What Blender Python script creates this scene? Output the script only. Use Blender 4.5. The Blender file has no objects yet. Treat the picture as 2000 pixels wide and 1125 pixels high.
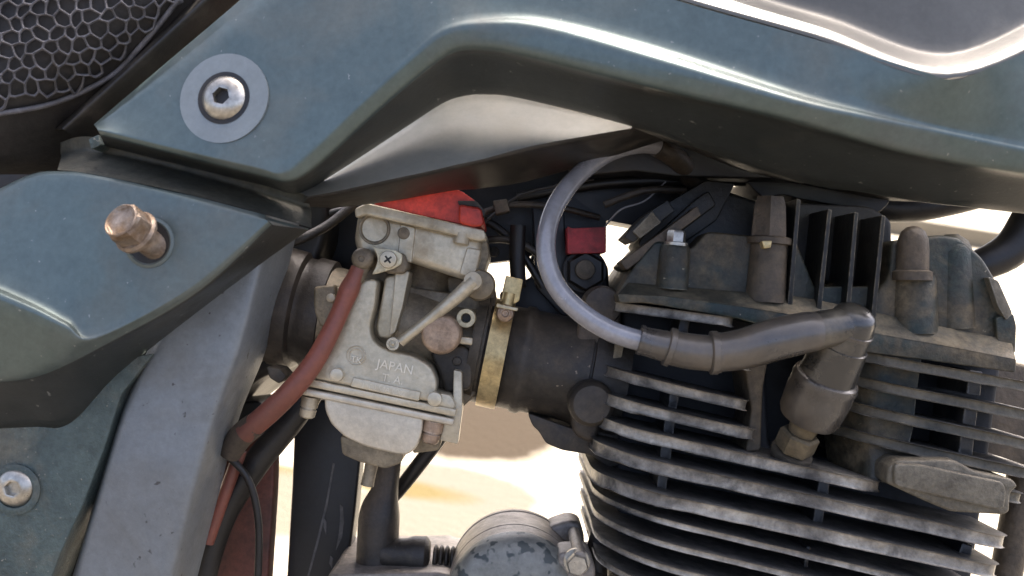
import bpy, bmesh, math, random
from mathutils import Vector, Matrix, noise as mnoise

random.seed(7)
scene = bpy.context.scene
col = scene.collection
R = math.radians

# ------------------------------------------------------------------ camera, world, sun, exposure
D = 0.57                       # metres from the lens to the carburettor's near face
FPX = 2000 * 34.0 / 36.0       # focal length in photograph pixels
PITCH, ROLL = R(13), R(-9)     # the lens looks down a little; the bike leans away on its stand
M3 = Matrix.Rotation(-PITCH, 3, 'X') @ Matrix.Rotation(ROLL, 3, 'Y')
C0 = Vector((0, 0, 0.62))      # where the picture centre meets the carburettor plane
cam_d = bpy.data.cameras.new('camera')
cam = bpy.data.objects.new('camera', cam_d)
col.objects.link(cam)
cam_d.lens = 34.0
cam_d.sensor_width = 36.0
cam_d.clip_start = 0.01
cam_d.clip_end = 500
cam_d.dof.use_dof = True
cam_d.dof.focus_distance = 0.59
cam_d.dof.aperture_fstop = 9.0
cam.matrix_world = Matrix.Translation(C0 + M3 @ Vector((0, -D, 0))) @ (M3 @ Matrix.Rotation(R(90), 3, 'X')).to_4x4()
scene.camera = cam

SUN_EL, SUN_AZ = R(60), R(20)  # azimuth from +Y (behind the bike) towards +X
world = bpy.data.worlds.new("World")
scene.world = world
world.use_nodes = True
wn = world.node_tree.nodes
wl = world.node_tree.links
bg = wn['Background']
sky = wn.new('ShaderNodeTexSky')
sky.sky_type = 'NISHITA'
sky.sun_disc = False
sky.sun_elevation = SUN_EL
sky.sun_rotation = SUN_AZ
sky.air_density = 0.5
sky.dust_density = 8.0
sky.ozone_density = 0.4
wl.new(sky.outputs[0], bg.inputs[0])
bg.inputs[1].default_value = 0.15
sd = bpy.data.lights.new('sun', 'SUN')
sd.energy = 3.5
sd.angle = R(0.5)
sd.color = (1.0, 0.94, 0.85)
sun = bpy.data.objects.new('sun', sd)
col.objects.link(sun)
sv = Vector((math.sin(SUN_AZ) * math.cos(SUN_EL), math.cos(SUN_AZ) * math.cos(SUN_EL), math.sin(SUN_EL)))
sun.rotation_euler = sv.to_track_quat('Z', 'Y').to_euler()
sun.location = (2, 3, 6)
scene.view_settings.view_transform = 'Standard'
scene.view_settings.look = 'None'
scene.view_settings.exposure = 2.35
scene.view_settings.gamma = 1.0
scene.render.resolution_x = 1024
scene.render.resolution_y = 576

# ------------------------------------------------------------------ frames of reference
G0 = Vector((0, 0.10, 0))                       # the bike's base on the ground
K = M3.inverted() @ (C0 - G0)                   # offset from the carburettor frame to the bike's own frame
MM = D / FPX                                    # one photograph pixel at the carburettor plane, in metres

def P(x, y, d=0.0):
    """bike-frame point seen at (x, y) of the photograph in the plane d metres behind the carburettor face"""
    s = (d + D) / FPX
    return Vector(((x - 1000) * s, d, -(y - 562.5) * s)) + K

def ground_at(x, y, z=0.0):
    o = cam.matrix_world.translation
    v = M3 @ Vector(((x - 1000) / FPX, 1, -(y - 562.5) / FPX))
    return o + v * ((z - o.z) / v.z)

# ------------------------------------------------------------------ materials
MATS = {}
def lin(c):
    return (c[0], c[1], c[2], 1)

def mk(name, c1, c2=None, scale=30, rough=0.5, metal=0.0, bump=0.15, bscale=400, dust=None, dust_lo=0.48, dust_hi=0.7,
       dscale=18, wear=None, wear_r=0.0012, spec=0.5, coat=0.0, speck=None, detail=6, speck_scale=230, speck_t=0.68, rvar=0.15, mottle=0.45):
    m = bpy.data.materials.new(name)
    m.use_nodes = True
    nt = m.node_tree
    N, L = nt.nodes, nt.links
    b = N['Principled BSDF']
    tc = N.new('ShaderNodeTexCoord')
    co = tc.outputs['Object']
    def noise(sc, det=5, rg=0.6, dist=0.0):
        n = N.new('ShaderNodeTexNoise')
        n.inputs['Scale'].default_value = sc
        n.inputs['Detail'].default_value = det
        n.inputs['Roughness'].default_value = rg
        n.inputs['Distortion'].default_value = dist
        L.new(co, n.inputs['Vector'])
        return n.outputs[0]
    def ramp(src, lo, hi):
        r = N.new('ShaderNodeMapRange')
        r.inputs[1].default_value = lo
        r.inputs[2].default_value = hi
        r.clamp = True
        L.new(src, r.inputs[0])
        return r.outputs[0]
    def mix(f, a, c):
        x = N.new('ShaderNodeMix')
        x.data_type = 'RGBA'
        L.new(f, x.inputs[0])
        if isinstance(a, tuple): x.inputs[6].default_value = lin(a)
        else: L.new(a, x.inputs[6])
        if isinstance(c, tuple): x.inputs[7].default_value = lin(c)
        else: L.new(c, x.inputs[7])
        return x.outputs[2]
    c2 = c2 or tuple(v * 0.75 for v in c1)
    colr = mix(ramp(noise(scale, detail), 0.35, 0.65), c1, c2)
    rgh = None
    metal_in = None
    if wear:
        bv = N.new('ShaderNodeBevel')
        bv.samples = 4
        bv.inputs['Radius'].default_value = wear_r
        ge = N.new('ShaderNodeNewGeometry')
        dt = N.new('ShaderNodeVectorMath')
        dt.operation = 'DOT_PRODUCT'
        L.new(bv.outputs[0], dt.inputs[0])
        L.new(ge.outputs['Normal'], dt.inputs[1])
        e = ramp(dt.outputs['Value'], 0.985, 0.90)
        nz = ramp(noise(120, 6, 0.7), 0.40, 0.56)
        mu = N.new('ShaderNodeMath'); mu.operation = 'MULTIPLY'
        L.new(e, mu.inputs[0]); L.new(nz, mu.inputs[1])
        colr = mix(mu.outputs[0], colr, wear)
    if dust:
        df = ramp(noise(dscale, 8, 0.65, 0.4), dust_lo, dust_hi)
        colr = mix(df, colr, dust)
        ra = N.new('ShaderNodeMapRange')
        ra.inputs[3].default_value = rough
        ra.inputs[4].default_value = min(0.95, rough + 0.35)
        L.new(df, ra.inputs[0])
        rgh = ra.outputs[0]
        if metal > 0:
            rm = N.new('ShaderNodeMapRange')
            rm.inputs[3].default_value = metal
            rm.inputs[4].default_value = metal * 0.2
            L.new(df, rm.inputs[0])
            metal_in = rm.outputs[0]
    if mottle:
        n1 = N.new('ShaderNodeMath'); n1.operation = 'ADD'
        L.new(noise(75, 6, 0.7), n1.inputs[0]); L.new(noise(260, 4, 0.7, 0.3), n1.inputs[1])
        mr = N.new('ShaderNodeMapRange')
        mr.inputs[1].default_value = 0.72; mr.inputs[2].default_value = 1.28
        mr.inputs[3].default_value = 1 - mottle; mr.inputs[4].default_value = 1 + mottle * 0.55
        L.new(n1.outputs[0], mr.inputs[0])
        vm = N.new('ShaderNodeVectorMath'); vm.operation = 'SCALE'
        L.new(colr, vm.inputs[0]); L.new(mr.outputs[0], vm.inputs['Scale'])
        colr = vm.outputs[0]
    if speck:
        sf = ramp(noise(speck_scale, 2, 0.5), speck_t, speck_t + 0.05)
        colr = mix(sf, colr, speck)
    L.new(colr, b.inputs['Base Color'])
    if rgh is None:
        ra = N.new('ShaderNodeMapRange')
        ra.inputs[3].default_value = max(0.05, rough - rvar * 0.5)
        ra.inputs[4].default_value = min(1, rough + rvar * 0.5)
        L.new(noise(scale * 2.3, 5), ra.inputs[0])
        rgh = ra.outputs[0]
    L.new(rgh, b.inputs['Roughness'])
    if metal_in: L.new(metal_in, b.inputs['Metallic'])
    else: b.inputs['Metallic'].default_value = metal
    b.inputs['Specular IOR Level'].default_value = spec
    b.inputs['Coat Weight'].default_value = coat
    b.inputs['Coat Roughness'].default_value = 0.12
    if bump:
        bp = N.new('ShaderNodeBump')
        bp.inputs['Strength'].default_value = bump
        bp.inputs['Distance'].default_value = 0.0011
        L.new(noise(bscale, 6, 0.65), bp.inputs['Height'])
        L.new(bp.outputs[0], b.inputs['Normal'])
    MATS[name] = m
    return m

PANEL = mk('dark_teal_paint', (0.115, 0.148, 0.138), (0.096, 0.130, 0.125), 9, 0.31, 0.6, 0.05, 900, dust=(0.12, 0.125, 0.11), dust_lo=0.46, dust_hi=0.8, dscale=11, spec=0.5, coat=0.25, speck=(0.26, 0.27, 0.25), speck_scale=300, speck_t=0.73, mottle=0.16)
PANEL2 = mk('grained_teal_plastic', (0.095, 0.128, 0.118), (0.068, 0.094, 0.09), 25, 0.42, 0.2, 1.0, 420, dust=(0.17, 0.16, 0.12), dscale=20, speck=(0.26, 0.25, 0.2), speck_scale=420, speck_t=0.68, mottle=0.35)
TRIM = mk('black_trim_plastic', (0.013, 0.013, 0.012), (0.026, 0.022, 0.017), 20, 0.42, 0, 0.2, 600, dust=(0.07, 0.057, 0.042), dust_lo=0.5, dust_hi=0.8)
GREYBAR = mk('grey_frame_paint', (0.215, 0.235, 0.24), (0.18, 0.195, 0.20), 14, 0.42, 0.25, 0.25, 700, dust=(0.15, 0.14, 0.115), dust_lo=0.48, dust_hi=0.78, dscale=9, speck=(0.07, 0.065, 0.06), speck_scale=190, speck_t=0.70, mottle=0.16)
BLACK = mk('black_frame_paint', (0.007, 0.007, 0.007), (0.012, 0.0105, 0.009), 20, 0.42, 0, 0.2, 300, dust=(0.035, 0.028, 0.02), dust_lo=0.5, dust_hi=0.8)
BLACKBLUE = mk('blue_black_plastic', (0.009, 0.010, 0.012), (0.006, 0.0065, 0.007), 15, 0.40, 0, 0.15, 300, dust=(0.026, 0.024, 0.022), dust_lo=0.55, dust_hi=0.85)
RUBBER = mk('black_rubber', (0.018, 0.016, 0.014), (0.034, 0.028, 0.021), 22, 0.45, 0, 0.5, 220, dust=(0.10, 0.078, 0.052), dust_lo=0.46, dust_hi=0.78, dscale=24, speck=(0.22, 0.18, 0.13), speck_t=0.72)
BOOT = mk('brown_black_rubber', (0.028, 0.023, 0.018), (0.05, 0.039, 0.028), 28, 0.45, 0, 0.4, 300, dust=(0.11, 0.082, 0.055), dust_lo=0.45, dust_hi=0.75)
CABLE = mk('grey_cable_rubber', (0.28, 0.28, 0.295), (0.21, 0.205, 0.21), 30, 0.24, 0, 0.06, 500, dust=(0.22, 0.19, 0.15), dust_lo=0.55, dust_hi=0.85, spec=0.9, coat=0.6, mottle=0.2)
CAP = mk('plug_cap_rubber', (0.06, 0.054, 0.047), (0.042, 0.035, 0.028), 26, 0.26, 0, 0.12, 300, dust=(0.14, 0.108, 0.07), dust_lo=0.5, dust_hi=0.8, spec=0.8, coat=0.3, mottle=0.25)
CAPDARK = mk('dark_plug_elbow', (0.014, 0.015, 0.015), (0.03, 0.027, 0.022), 30, 0.25, 0, 0.3, 200, dust=(0.17, 0.14, 0.09), dust_lo=0.52, dust_hi=0.75, spec=0.8, coat=0.3)
ALU = mk('cast_carburettor_alloy', (0.58, 0.52, 0.39), (0.46, 0.40, 0.28), 20, 0.31, 0.45, 0.25, 520, dust=(0.25, 0.18, 0.095), dust_lo=0.5, dust_hi=0.74, dscale=17, mottle=0.25, wear=(0.72, 0.67, 0.55), wear_r=0.001)
ALU2 = mk('dirty_carburettor_alloy', (0.29, 0.24, 0.16), (0.19, 0.155, 0.10), 30, 0.42, 0.3, 0.35, 520, dust=(0.13, 0.10, 0.07), dust_lo=0.45, dust_hi=0.75)
BOWL = mk('bowl_alloy', (0.62, 0.565, 0.45), (0.52, 0.46, 0.355), 20, 0.31, 0.4, 0.18, 600, dust=(0.42, 0.35, 0.23), dust_lo=0.5, dust_hi=0.8, mottle=0.22)
DARKALU = mk('oily_dark_alloy', (0.055, 0.047, 0.036), (0.03, 0.026, 0.021), 30, 0.5, 0.3, 0.3, 400, dust=(0.16, 0.13, 0.09), dust_lo=0.45, dust_hi=0.75)
BRASS = mk('zinc_brass', (0.66, 0.52, 0.26), (0.50, 0.37, 0.17), 40, 0.32, 0.55, 0.12, 300, dust=(0.25, 0.18, 0.09), dust_lo=0.52, dust_hi=0.8)
LETTER = mk('relief_tone_letters', (0.78, 0.73, 0.60), (0.68, 0.62, 0.49), 60, 0.4, 0.2, 0.1, 400, mottle=0.15)  # paler than the casting, painted in for the shading of the relief
DULLBRASS = mk('dull_plug_steel', (0.30, 0.235, 0.13), (0.19, 0.15, 0.085), 60, 0.45, 0.5, 0.3, 300, dust=(0.12, 0.095, 0.06))
PALEBRASS = mk('pale_plate', (0.60, 0.53, 0.36), (0.48, 0.41, 0.26), 50, 0.4, 0.5, 0.1, 400)
COPPER = mk('copper_plug', (0.46, 0.34, 0.24), (0.33, 0.23, 0.155), 60, 0.5, 0.55, 0.3, 500, dust=(0.27, 0.2, 0.14), wear=(0.7, 0.58, 0.46))
STEEL = mk('stainless', (0.58, 0.55, 0.48), (0.44, 0.41, 0.35), 50, 0.3, 0.85, 0.08, 300)
RUST = mk('rusty_zinc', (0.35, 0.30, 0.25), (0.24, 0.155, 0.085), 90, 0.45, 0.55, 0.4, 500, dust=(0.12, 0.07, 0.04), dust_lo=0.5, dust_hi=0.7, dscale=60)
REDHOSE = mk('red_brown_hose', (0.24, 0.075, 0.048), (0.17, 0.055, 0.036), 18, 0.42, 0, 0.12, 300, dust=(0.13, 0.06, 0.045), dust_lo=0.5, dust_hi=0.82, mottle=0.2)
REDCAP = mk('red_anodised_cap', (0.62, 0.055, 0.03), (0.42, 0.04, 0.025), 30, 0.42, 0.15, 0.2, 300, dust=(0.2, 0.07, 0.05), dust_lo=0.55, dust_hi=0.8)
REDPAINT = mk('dark_red_paint', (0.33, 0.02, 0.025), (0.22, 0.02, 0.022), 40, 0.5, 0, 0.3, 300, dust=(0.09, 0.03, 0.03), dust_lo=0.52, dust_hi=0.75)
RUSTPANEL = mk('rust_red_strut', (0.15, 0.05, 0.035), (0.07, 0.028, 0.02), 25, 0.55, 0.1, 0.3, 200, dust=(0.06, 0.04, 0.03))
FINPAINT = mk('black_fin_paint', (0.009, 0.010, 0.013), (0.017, 0.017, 0.017), 30, 0.30, 0.1, 0.3, 300, dust=(0.10, 0.088, 0.068), dust_lo=0.5, dust_hi=0.8, dscale=24, wear=(0.40, 0.38, 0.35), wear_r=0.0015)
FINTOP = mk('dust_settled_fin_top', (0.24, 0.225, 0.195), (0.10, 0.092, 0.08), 26, 0.5, 0.15, 0.4, 260, dust=(0.04, 0.04, 0.04), dust_lo=0.5, dust_hi=0.72, dscale=20)
FINRIM = mk('worn_fin_edge', (0.40, 0.37, 0.31), (0.20, 0.18, 0.15), 34, 0.36, 0.35, 0.9, 150, dust=(0.05, 0.047, 0.042), dust_lo=0.52, dust_hi=0.68, dscale=22, mottle=0.45)
HEAD = mk('dusty_green_black_casting', (0.010, 0.026, 0.024), (0.055, 0.044, 0.026), 26, 0.45, 0.1, 0.7, 220, dust=(0.17, 0.128, 0.072), dust_lo=0.48, dust_hi=0.72, dscale=24, wear=(0.28, 0.25, 0.17), wear_r=0.0012, speck=(0.3, 0.26, 0.18), speck_t=0.73, mottle=0.6)
RIMDARK = mk('sooty_fin_edge', (0.15, 0.13, 0.092), (0.06, 0.056, 0.042), 34, 0.42, 0.2, 0.8, 180, dust=(0.025, 0.03, 0.028), dust_lo=0.5, dust_hi=0.68, dscale=16, mottle=0.45)
HEADDUST = mk('caked_dust_ledge', (0.105, 0.084, 0.052), (0.03, 0.034, 0.026), 28, 0.6, 0.05, 0.8, 160, dust=(0.22, 0.18, 0.115), dust_lo=0.46, dust_hi=0.7, dscale=34, mottle=0.5)
HEADDARK = mk('dark_head_casting', (0.006, 0.008, 0.007), (0.014, 0.012, 0.009), 24, 0.45, 0.1, 0.4, 260, dust=(0.05, 0.042, 0.028), dust_lo=0.5, dust_hi=0.8)
FINDARK = mk('sooty_black_fin', (0.006, 0.008, 0.0075), (0.013, 0.011, 0.008), 40, 0.45, 0.05, 0.5, 220, dust=(0.03, 0.024, 0.015), dust_lo=0.52, dust_hi=0.8, wear=(0.26, 0.22, 0.15), wear_r=0.0013)
HEADBROWN = mk('brown_crusted_casting', (0.10, 0.075, 0.048), (0.055, 0.042, 0.028), 55, 0.5, 0.1, 0.7, 220, dust=(0.14, 0.11, 0.07), dust_lo=0.48, dust_hi=0.75)
COREM = mk('deep_fin_root', (0.007, 0.008, 0.011), (0.012, 0.012, 0.012), 20, 0.6, 0, 0.2, 200)
BOSS = mk('bare_sand_cast_boss', (0.175, 0.155, 0.115), (0.11, 0.095, 0.068), 60, 0.5, 0.3, 0.9, 300, dust=(0.19, 0.17, 0.125), dust_lo=0.5, dust_hi=0.8, wear=(0.5, 0.48, 0.42))
STARTER = mk('grey_motor_alloy', (0.29, 0.265, 0.235), (0.19, 0.168, 0.142), 40, 0.48, 0.45, 0.3, 500, dust=(0.17, 0.14, 0.11), dust_lo=0.5, dust_hi=0.8)
CHIPPED = mk('chipped_green_grey_paint', (0.22, 0.225, 0.20), (0.16, 0.165, 0.15), 40, 0.45, 0.2, 0.3, 300, wear=(0.5, 0.45, 0.38), speck=(0.045, 0.055, 0.055), speck_scale=110, speck_t=0.58, mottle=0.3)
SEATM = mk('black_seat_vinyl', (0.02, 0.018, 0.016), (0.035, 0.03, 0.026), 40, 0.6, 0, 0.4, 300, dust=(0.05, 0.042, 0.034))
NETM = mk('grey_black_net_fibre', (0.17, 0.162, 0.165), (0.08, 0.075, 0.075), 70, 0.5, 0, 0.6, 700, dust=(0.14, 0.125, 0.105), dust_lo=0.55, dust_hi=0.8)
WASHER = mk('grey_washer', (0.23, 0.26, 0.265), (0.2, 0.23, 0.235), 30, 0.5, 0.2, 0.1, 500, mottle=0.12)

# ------------------------------------------------------------------ mesh helpers
def finish(name, bm, mats, parent=None, label=None, sharp=38, weld=True):
    if weld:
        bmesh.ops.remove_doubles(bm, verts=bm.verts, dist=1e-6)
    bmesh.ops.recalc_face_normals(bm, faces=bm.faces)
    me = bpy.data.meshes.new(name)
    bm.to_mesh(me)
    bm.free()
    for p in me.polygons: p.use_smooth = True
    me.set_sharp_from_angle(angle=R(sharp))
    if not isinstance(mats, (list, tuple)): mats = [mats]
    for m in mats: me.materials.append(m)
    o = bpy.data.objects.new(name, me)
    col.objects.link(o)
    if parent: o.parent = parent
    if label: o['label'] = label
    return o

def fillet(pts, r, n=4):
    """round the corners of a closed 2D polygon"""
    out = []
    k = len(pts)
    for i in range(k):
        a, b, c = Vector(pts[i - 1][:2]), Vector(pts[i][:2]), Vector(pts[(i + 1) % k][:2])
        u, v = a - b, c - b
        lu, lv = u.length, v.length
        if lu < 1e-9 or lv < 1e-9: continue
        u /= lu; v /= lv
        t = min(r, lu * 0.45, lv * 0.45)
        p0, p1 = b + u * t, b + v * t
        for j in range(n + 1):
            s = j / n
            q = p0 * (1 - s) ** 2 + b * 2 * s * (1 - s) + p1 * s ** 2
            out.append((q.x, q.y))
    return out

def add_prism(bm, pts, d0, d1, bev=0.0015, r=6, seg=3, ref=None, lump=0.0, mi=0):
    """photo outline at depth d0 (near face), pushed straight back along the bike's width to d1"""
    if r: pts = fillet(pts, r)
    f = [P(x, y, d0 if ref is None else ref) for x, y in pts]
    for q in f: q.y = d0 + K.y
    off = Vector((0, d1 - d0, 0))
    vf = [bm.verts.new(q) for q in f]
    vb = [bm.verts.new(q + off) for q in f]
    n = len(f)
    ff = bm.faces.new(vf)
    fb = bm.faces.new(list(reversed(vb)))
    new = [ff, fb]
    for i in range(n):
        new.append(bm.faces.new((vf[i], vb[i], vb[(i + 1) % n], vf[(i + 1) % n])))
    for g in new: g.material_index = mi
    if bev > 0:
        bm.normal_update()
        bmesh.ops.bevel(bm, geom=list(ff.edges), offset=bev, segments=seg, profile=0.5, affect='EDGES', clamp_overlap=True)

def prism(name, pts, d0, d1, mat, parent, bev=0.0015, r=6, seg=3, label=None):
    bm = bmesh.new()
    add_prism(bm, pts, d0, d1, bev, r, seg)
    return finish(name, bm, mat, parent, label)

def frame_of(ax):
    ax = ax.normalized()
    u = ax.orthogonal().normalized()
    return u, ax.cross(u)

def add_lathe(bm, c, ax, prof, n=28, cap=True, u=None, mi=0):
    """prof = [(distance along ax, radius)], metres"""
    ax = ax.normalized()
    if u is None: u, v = frame_of(ax)
    else:
        u = (u - ax * u.dot(ax)).normalized(); v = ax.cross(u)
    rings = []
    for (h, r) in prof:
        rings.append([bm.verts.new(c + ax * h + (u * math.cos(2 * math.pi * i / n) + v * math.sin(2 * math.pi * i / n)) * max(r, 1e-5)) for i in range(n)])
    for a, b in zip(rings, rings[1:]):
        for i in range(n):
            f = bm.faces.new((a[i], a[(i + 1) % n], b[(i + 1) % n], b[i])); f.material_index = mi
    if cap:
        f = bm.faces.new(list(reversed(rings[0]))); f.material_index = mi
        f = bm.faces.new(rings[-1]); f.material_index = mi

def lathe(name, c, ax, prof, mat, parent, n=28, label=None, u=None):
    bm = bmesh.new()
    add_lathe(bm, c, ax, prof, n, u=u)
    return finish(name, bm, mat, parent, label)

def disc_prof(r, h, b=0.0008):
    """a button: back at 0, near face at h, rounded near rim"""
    return [(0, r), (h - b, r), (h - b * 0.3, r - b * 0.3), (h, r - b)]

TOCAM = Vector((0, -1, 0))

def catmull(pts, n):
    out = []
    k = len(pts)
    for i in range(k - 1):
        p0 = pts[max(i - 1, 0)]; p1 = pts[i]; p2 = pts[i + 1]; p3 = pts[min(i + 2, k - 1)]
        for j in range(n):
            t = j / n
            out.append(0.5 * ((2 * p1) + (p2 - p0) * t + (2 * p0 - 5 * p1 + 4 * p2 - p3) * t * t + (3 * p1 - p0 - 3 * p2 + p3) * t ** 3))
    out.append(pts[-1].copy())
    return out

def add_tube(bm, pts, rad, n=16, sub=6, cap=True, mi=0):
    """pts bike-frame points, rad one radius or one per point"""
    if not isinstance(rad, (list, tuple)): rad = [rad] * len(pts)
    q = [Vector((p.x, p.y, p.z, r)) for p, r in zip(pts, rad)]
    q = catmull(q, sub) if sub > 1 else q
    cs = [Vector(v[:3]) for v in q]; rs = [v[3] for v in q]
    rings = []
    u = None
    for i, c in enumerate(cs):
        t = (cs[min(i + 1, len(cs) - 1)] - cs[max(i - 1, 0)]).normalized()
        if u is None: u = t.orthogonal().normalized()
        u = (u - t * u.dot(t)).normalized()
        v = t.cross(u)
        rings.append([bm.verts.new(c + (u * math.cos(2 * math.pi * k / n) + v * math.sin(2 * math.pi * k / n)) * rs[i]) for k in range(n)])
    for a, b in zip(rings, rings[1:]):
        for k in range(n):
            f = bm.faces.new((a[k], a[(k + 1) % n], b[(k + 1) % n], b[k])); f.material_index = mi
    if cap:
        bm.faces.new(list(reversed(rings[0]))).material_index = mi
        bm.faces.new(rings[-1]).material_index = mi

def tube(name, px, rad, mat, parent, n=16, sub=6, label=None):
    """px = [(x, y, depth)], rad in photo pixels at the carburettor plane"""
    bm = bmesh.new()
    rr = [r * MM for r in rad] if isinstance(rad, (list, tuple)) else rad * MM
    add_tube(bm, [P(*p) for p in px], rr, n, sub)
    return finish(name, bm, mat, parent, label)

def add_patch(bm, rows, nu=6, nv=4, mi=0, soft=0.15, passes=2):
    """rows of (x, y, depth) control points -> smooth sheet with real thickness"""
    R0 = [catmull([P(*p) for p in row], nu) for row in rows]
    cols = len(R0[0])
    lines = []
    for j in range(cols):
        c = [R0[i][j] for i in range(len(R0))]
        sm = catmull(c, nv)
        ln = [c[i].lerp(c[i + 1], t / nv) for i in range(len(c) - 1) for t in range(nv)] + [c[-1].copy()]
        q = [a.lerp(b, soft) for a, b in zip(ln, sm)]
        for _ in range(passes):
            q = [q[0]] + [(q[i - 1] + q[i] * 2 + q[i + 1]) * 0.25 for i in range(1, len(q) - 1)] + [q[-1]]
        lines.append(q)
    k = len(lines[0])
    vs = [[bm.verts.new(lines[j][i]) for j in range(cols)] for i in range(k)]
    fs = []
    for i in range(k - 1):
        for j in range(cols - 1):
            f = bm.faces.new((vs[i][j], vs[i][j + 1], vs[i + 1][j + 1], vs[i + 1][j]))
            f.material_index = mi
            fs.append(f)
    return fs

def patch(name, rows, mat, parent, nu=6, nv=4, thick=0.003, label=None, sharp=50, soft=0.15, passes=2, split=None):
    bm = bmesh.new()
    fs = add_patch(bm, rows, nu, nv, soft=soft, passes=passes)
    if split is not None:      # rows below this one take the second material
        per = (len(rows[0]) - 1) * nu
        for i, f in enumerate(fs):
            if (i // per) / nv >= split: f.material_index = 1
    bmesh.ops.remove_doubles(bm, verts=bm.verts, dist=1e-6)
    bmesh.ops.dissolve_degenerate(bm, dist=1e-7, edges=bm.edges)
    # give it thickness straight back along the bike's width
    geo = bmesh.ops.extrude_face_region(bm, geom=list(bm.faces))
    vv = [g for g in geo['geom'] if isinstance(g, bmesh.types.BMVert)]
    bmesh.ops.translate(bm, verts=vv, vec=(0, thick, 0))
    return finish(name, bm, mat, parent, label, sharp=sharp, weld=False)

def hexprof(name, c, ax, r, h, mat, parent, u=None, washer=0.0, label=None):
    bm = bmesh.new()
    add_lathe(bm, c, ax, [(0, r), (h * 0.82, r), (h, r * 0.86)], 6, u=u)
    if washer: add_lathe(bm, c, ax, [(-h * 0.05, washer), (h * 0.16, washer), (h * 0.2, washer * 0.95)], 28)
    return finish(name, bm, mat, parent, label, sharp=25)

def text_mesh(name, body, x, y, d, size_px, slope, mat, parent, raise_m=0.0005, align='CENTER'):
    cu = bpy.data.curves.new(name, 'FONT')
    cu.body = body
    cu.size = 1.0
    cu.extrude = 0.5
    cu.align_x = align
    cu.align_y = 'CENTER'
    cu.resolution_u = 3
    t = bpy.data.objects.new('tmp_text', cu)
    col.objects.link(t)
    dg = bpy.context.evaluated_depsgraph_get()
    me = bpy.data.meshes.new_from_object(t.evaluated_get(dg))
    bpy.data.objects.remove(t)
    s = size_px * MM
    X = Vector((math.cos(slope), 0, -math.sin(slope)))
    Z = Vector((math.sin(slope), 0, math.cos(slope)))
    o0 = P(x, y, d)
    for v in me.vertices:
        v.co = o0 + X * (v.co.x * s) + Z * (v.co.y * s) + TOCAM * (v.co.z * raise_m)
    me.name = name
    me.materials.clear()
    me.materials.append(mat)
    o = bpy.data.objects.new(name, me)
    col.objects.link(o)
    o.parent = parent
    return o

# ------------------------------------------------------------------ the ground behind the bike
def ground_material():
    m = bpy.data.materials.new('sunlit_concrete')
    m.use_nodes = True
    N, L = m.node_tree.nodes, m.node_tree.links
    b = N['Principled BSDF']
    tc = N.new('ShaderNodeTexCoord')
    def noise(sc, det=6, dist=0.0):
        n = N.new('ShaderNodeTexNoise')
        n.inputs['Scale'].default_value = sc; n.inputs['Detail'].default_value = det
        n.inputs['Roughness'].default_value = 0.65; n.inputs['Distortion'].default_value = dist
        L.new(tc.outputs['Object'], n.inputs['Vector'])
        return n
    def mapr(src, a, c):
        r = N.new('ShaderNodeMapRange'); r.inputs[1].default_value = a; r.inputs[2].default_value = c
        L.new(src, r.inputs[0]); return r.outputs[0]
    def mix(f, a, c):
        x = N.new('ShaderNodeMix'); x.data_type = 'RGBA'
        L.new(f, x.inputs[0])
        for s, i in ((a, 6), (c, 7)):
            if isinstance(s, tuple): x.inputs[i].default_value = lin(s)
            else: L.new(s, x.inputs[i])
        return x.outputs[2]
    c = mix(mapr(noise(6).outputs[0], 0.35, 0.65), (0.29, 0.26, 0.205), (0.235, 0.21, 0.165))
    c = mix(mapr(noise(90, 3).outputs[0], 0.60, 0.72), c, (0.14, 0.123, 0.096))
    # dark brown patch and a mossy worn edge, each at its own spot on the floor
    wob = noise(9, 5)
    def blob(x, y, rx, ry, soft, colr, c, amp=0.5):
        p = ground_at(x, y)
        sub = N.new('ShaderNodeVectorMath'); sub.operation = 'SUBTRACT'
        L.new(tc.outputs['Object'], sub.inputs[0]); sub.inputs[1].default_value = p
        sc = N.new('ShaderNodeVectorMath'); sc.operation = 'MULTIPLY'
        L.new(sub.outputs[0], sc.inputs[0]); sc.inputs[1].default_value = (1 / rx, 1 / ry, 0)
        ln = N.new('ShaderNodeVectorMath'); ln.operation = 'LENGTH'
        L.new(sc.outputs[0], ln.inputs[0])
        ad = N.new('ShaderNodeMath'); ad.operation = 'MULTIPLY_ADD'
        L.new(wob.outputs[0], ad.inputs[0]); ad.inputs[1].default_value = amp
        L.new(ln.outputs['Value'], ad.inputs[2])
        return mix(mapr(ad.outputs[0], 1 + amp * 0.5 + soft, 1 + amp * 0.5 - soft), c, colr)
    c = blob(880, 955, 0.16, 0.10, 0.12, (0.098, 0.088, 0.07), c)
    c = blob(800, 1010, 0.16, 0.08, 0.10, (0.102, 0.09, 0.071), c)
    c = blob(770, 950, 0.13, 0.035, 0.35, (0.085, 0.066, 0.027), c)
    c = blob(560, 925, 0.12, 0.03, 0.4, (0.085, 0.066, 0.027), c)
    c = blob(560, 985, 0.16, 0.12, 0.2, (0.105, 0.092, 0.07), c)
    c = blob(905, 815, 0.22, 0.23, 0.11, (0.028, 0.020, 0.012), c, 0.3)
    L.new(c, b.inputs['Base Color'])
    b.inputs['Roughness'].default_value = 0.9
    b.inputs['Specular IOR Level'].default_value = 0.12
    bp = N.new('ShaderNodeBump'); bp.inputs['Strength'].default_value = 0.4; bp.inputs['Distance'].default_value = 0.01
    L.new(noise(60).outputs[0], bp.inputs['Height']); L.new(bp.outputs[0], b.inputs['Normal'])
    return m

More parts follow.
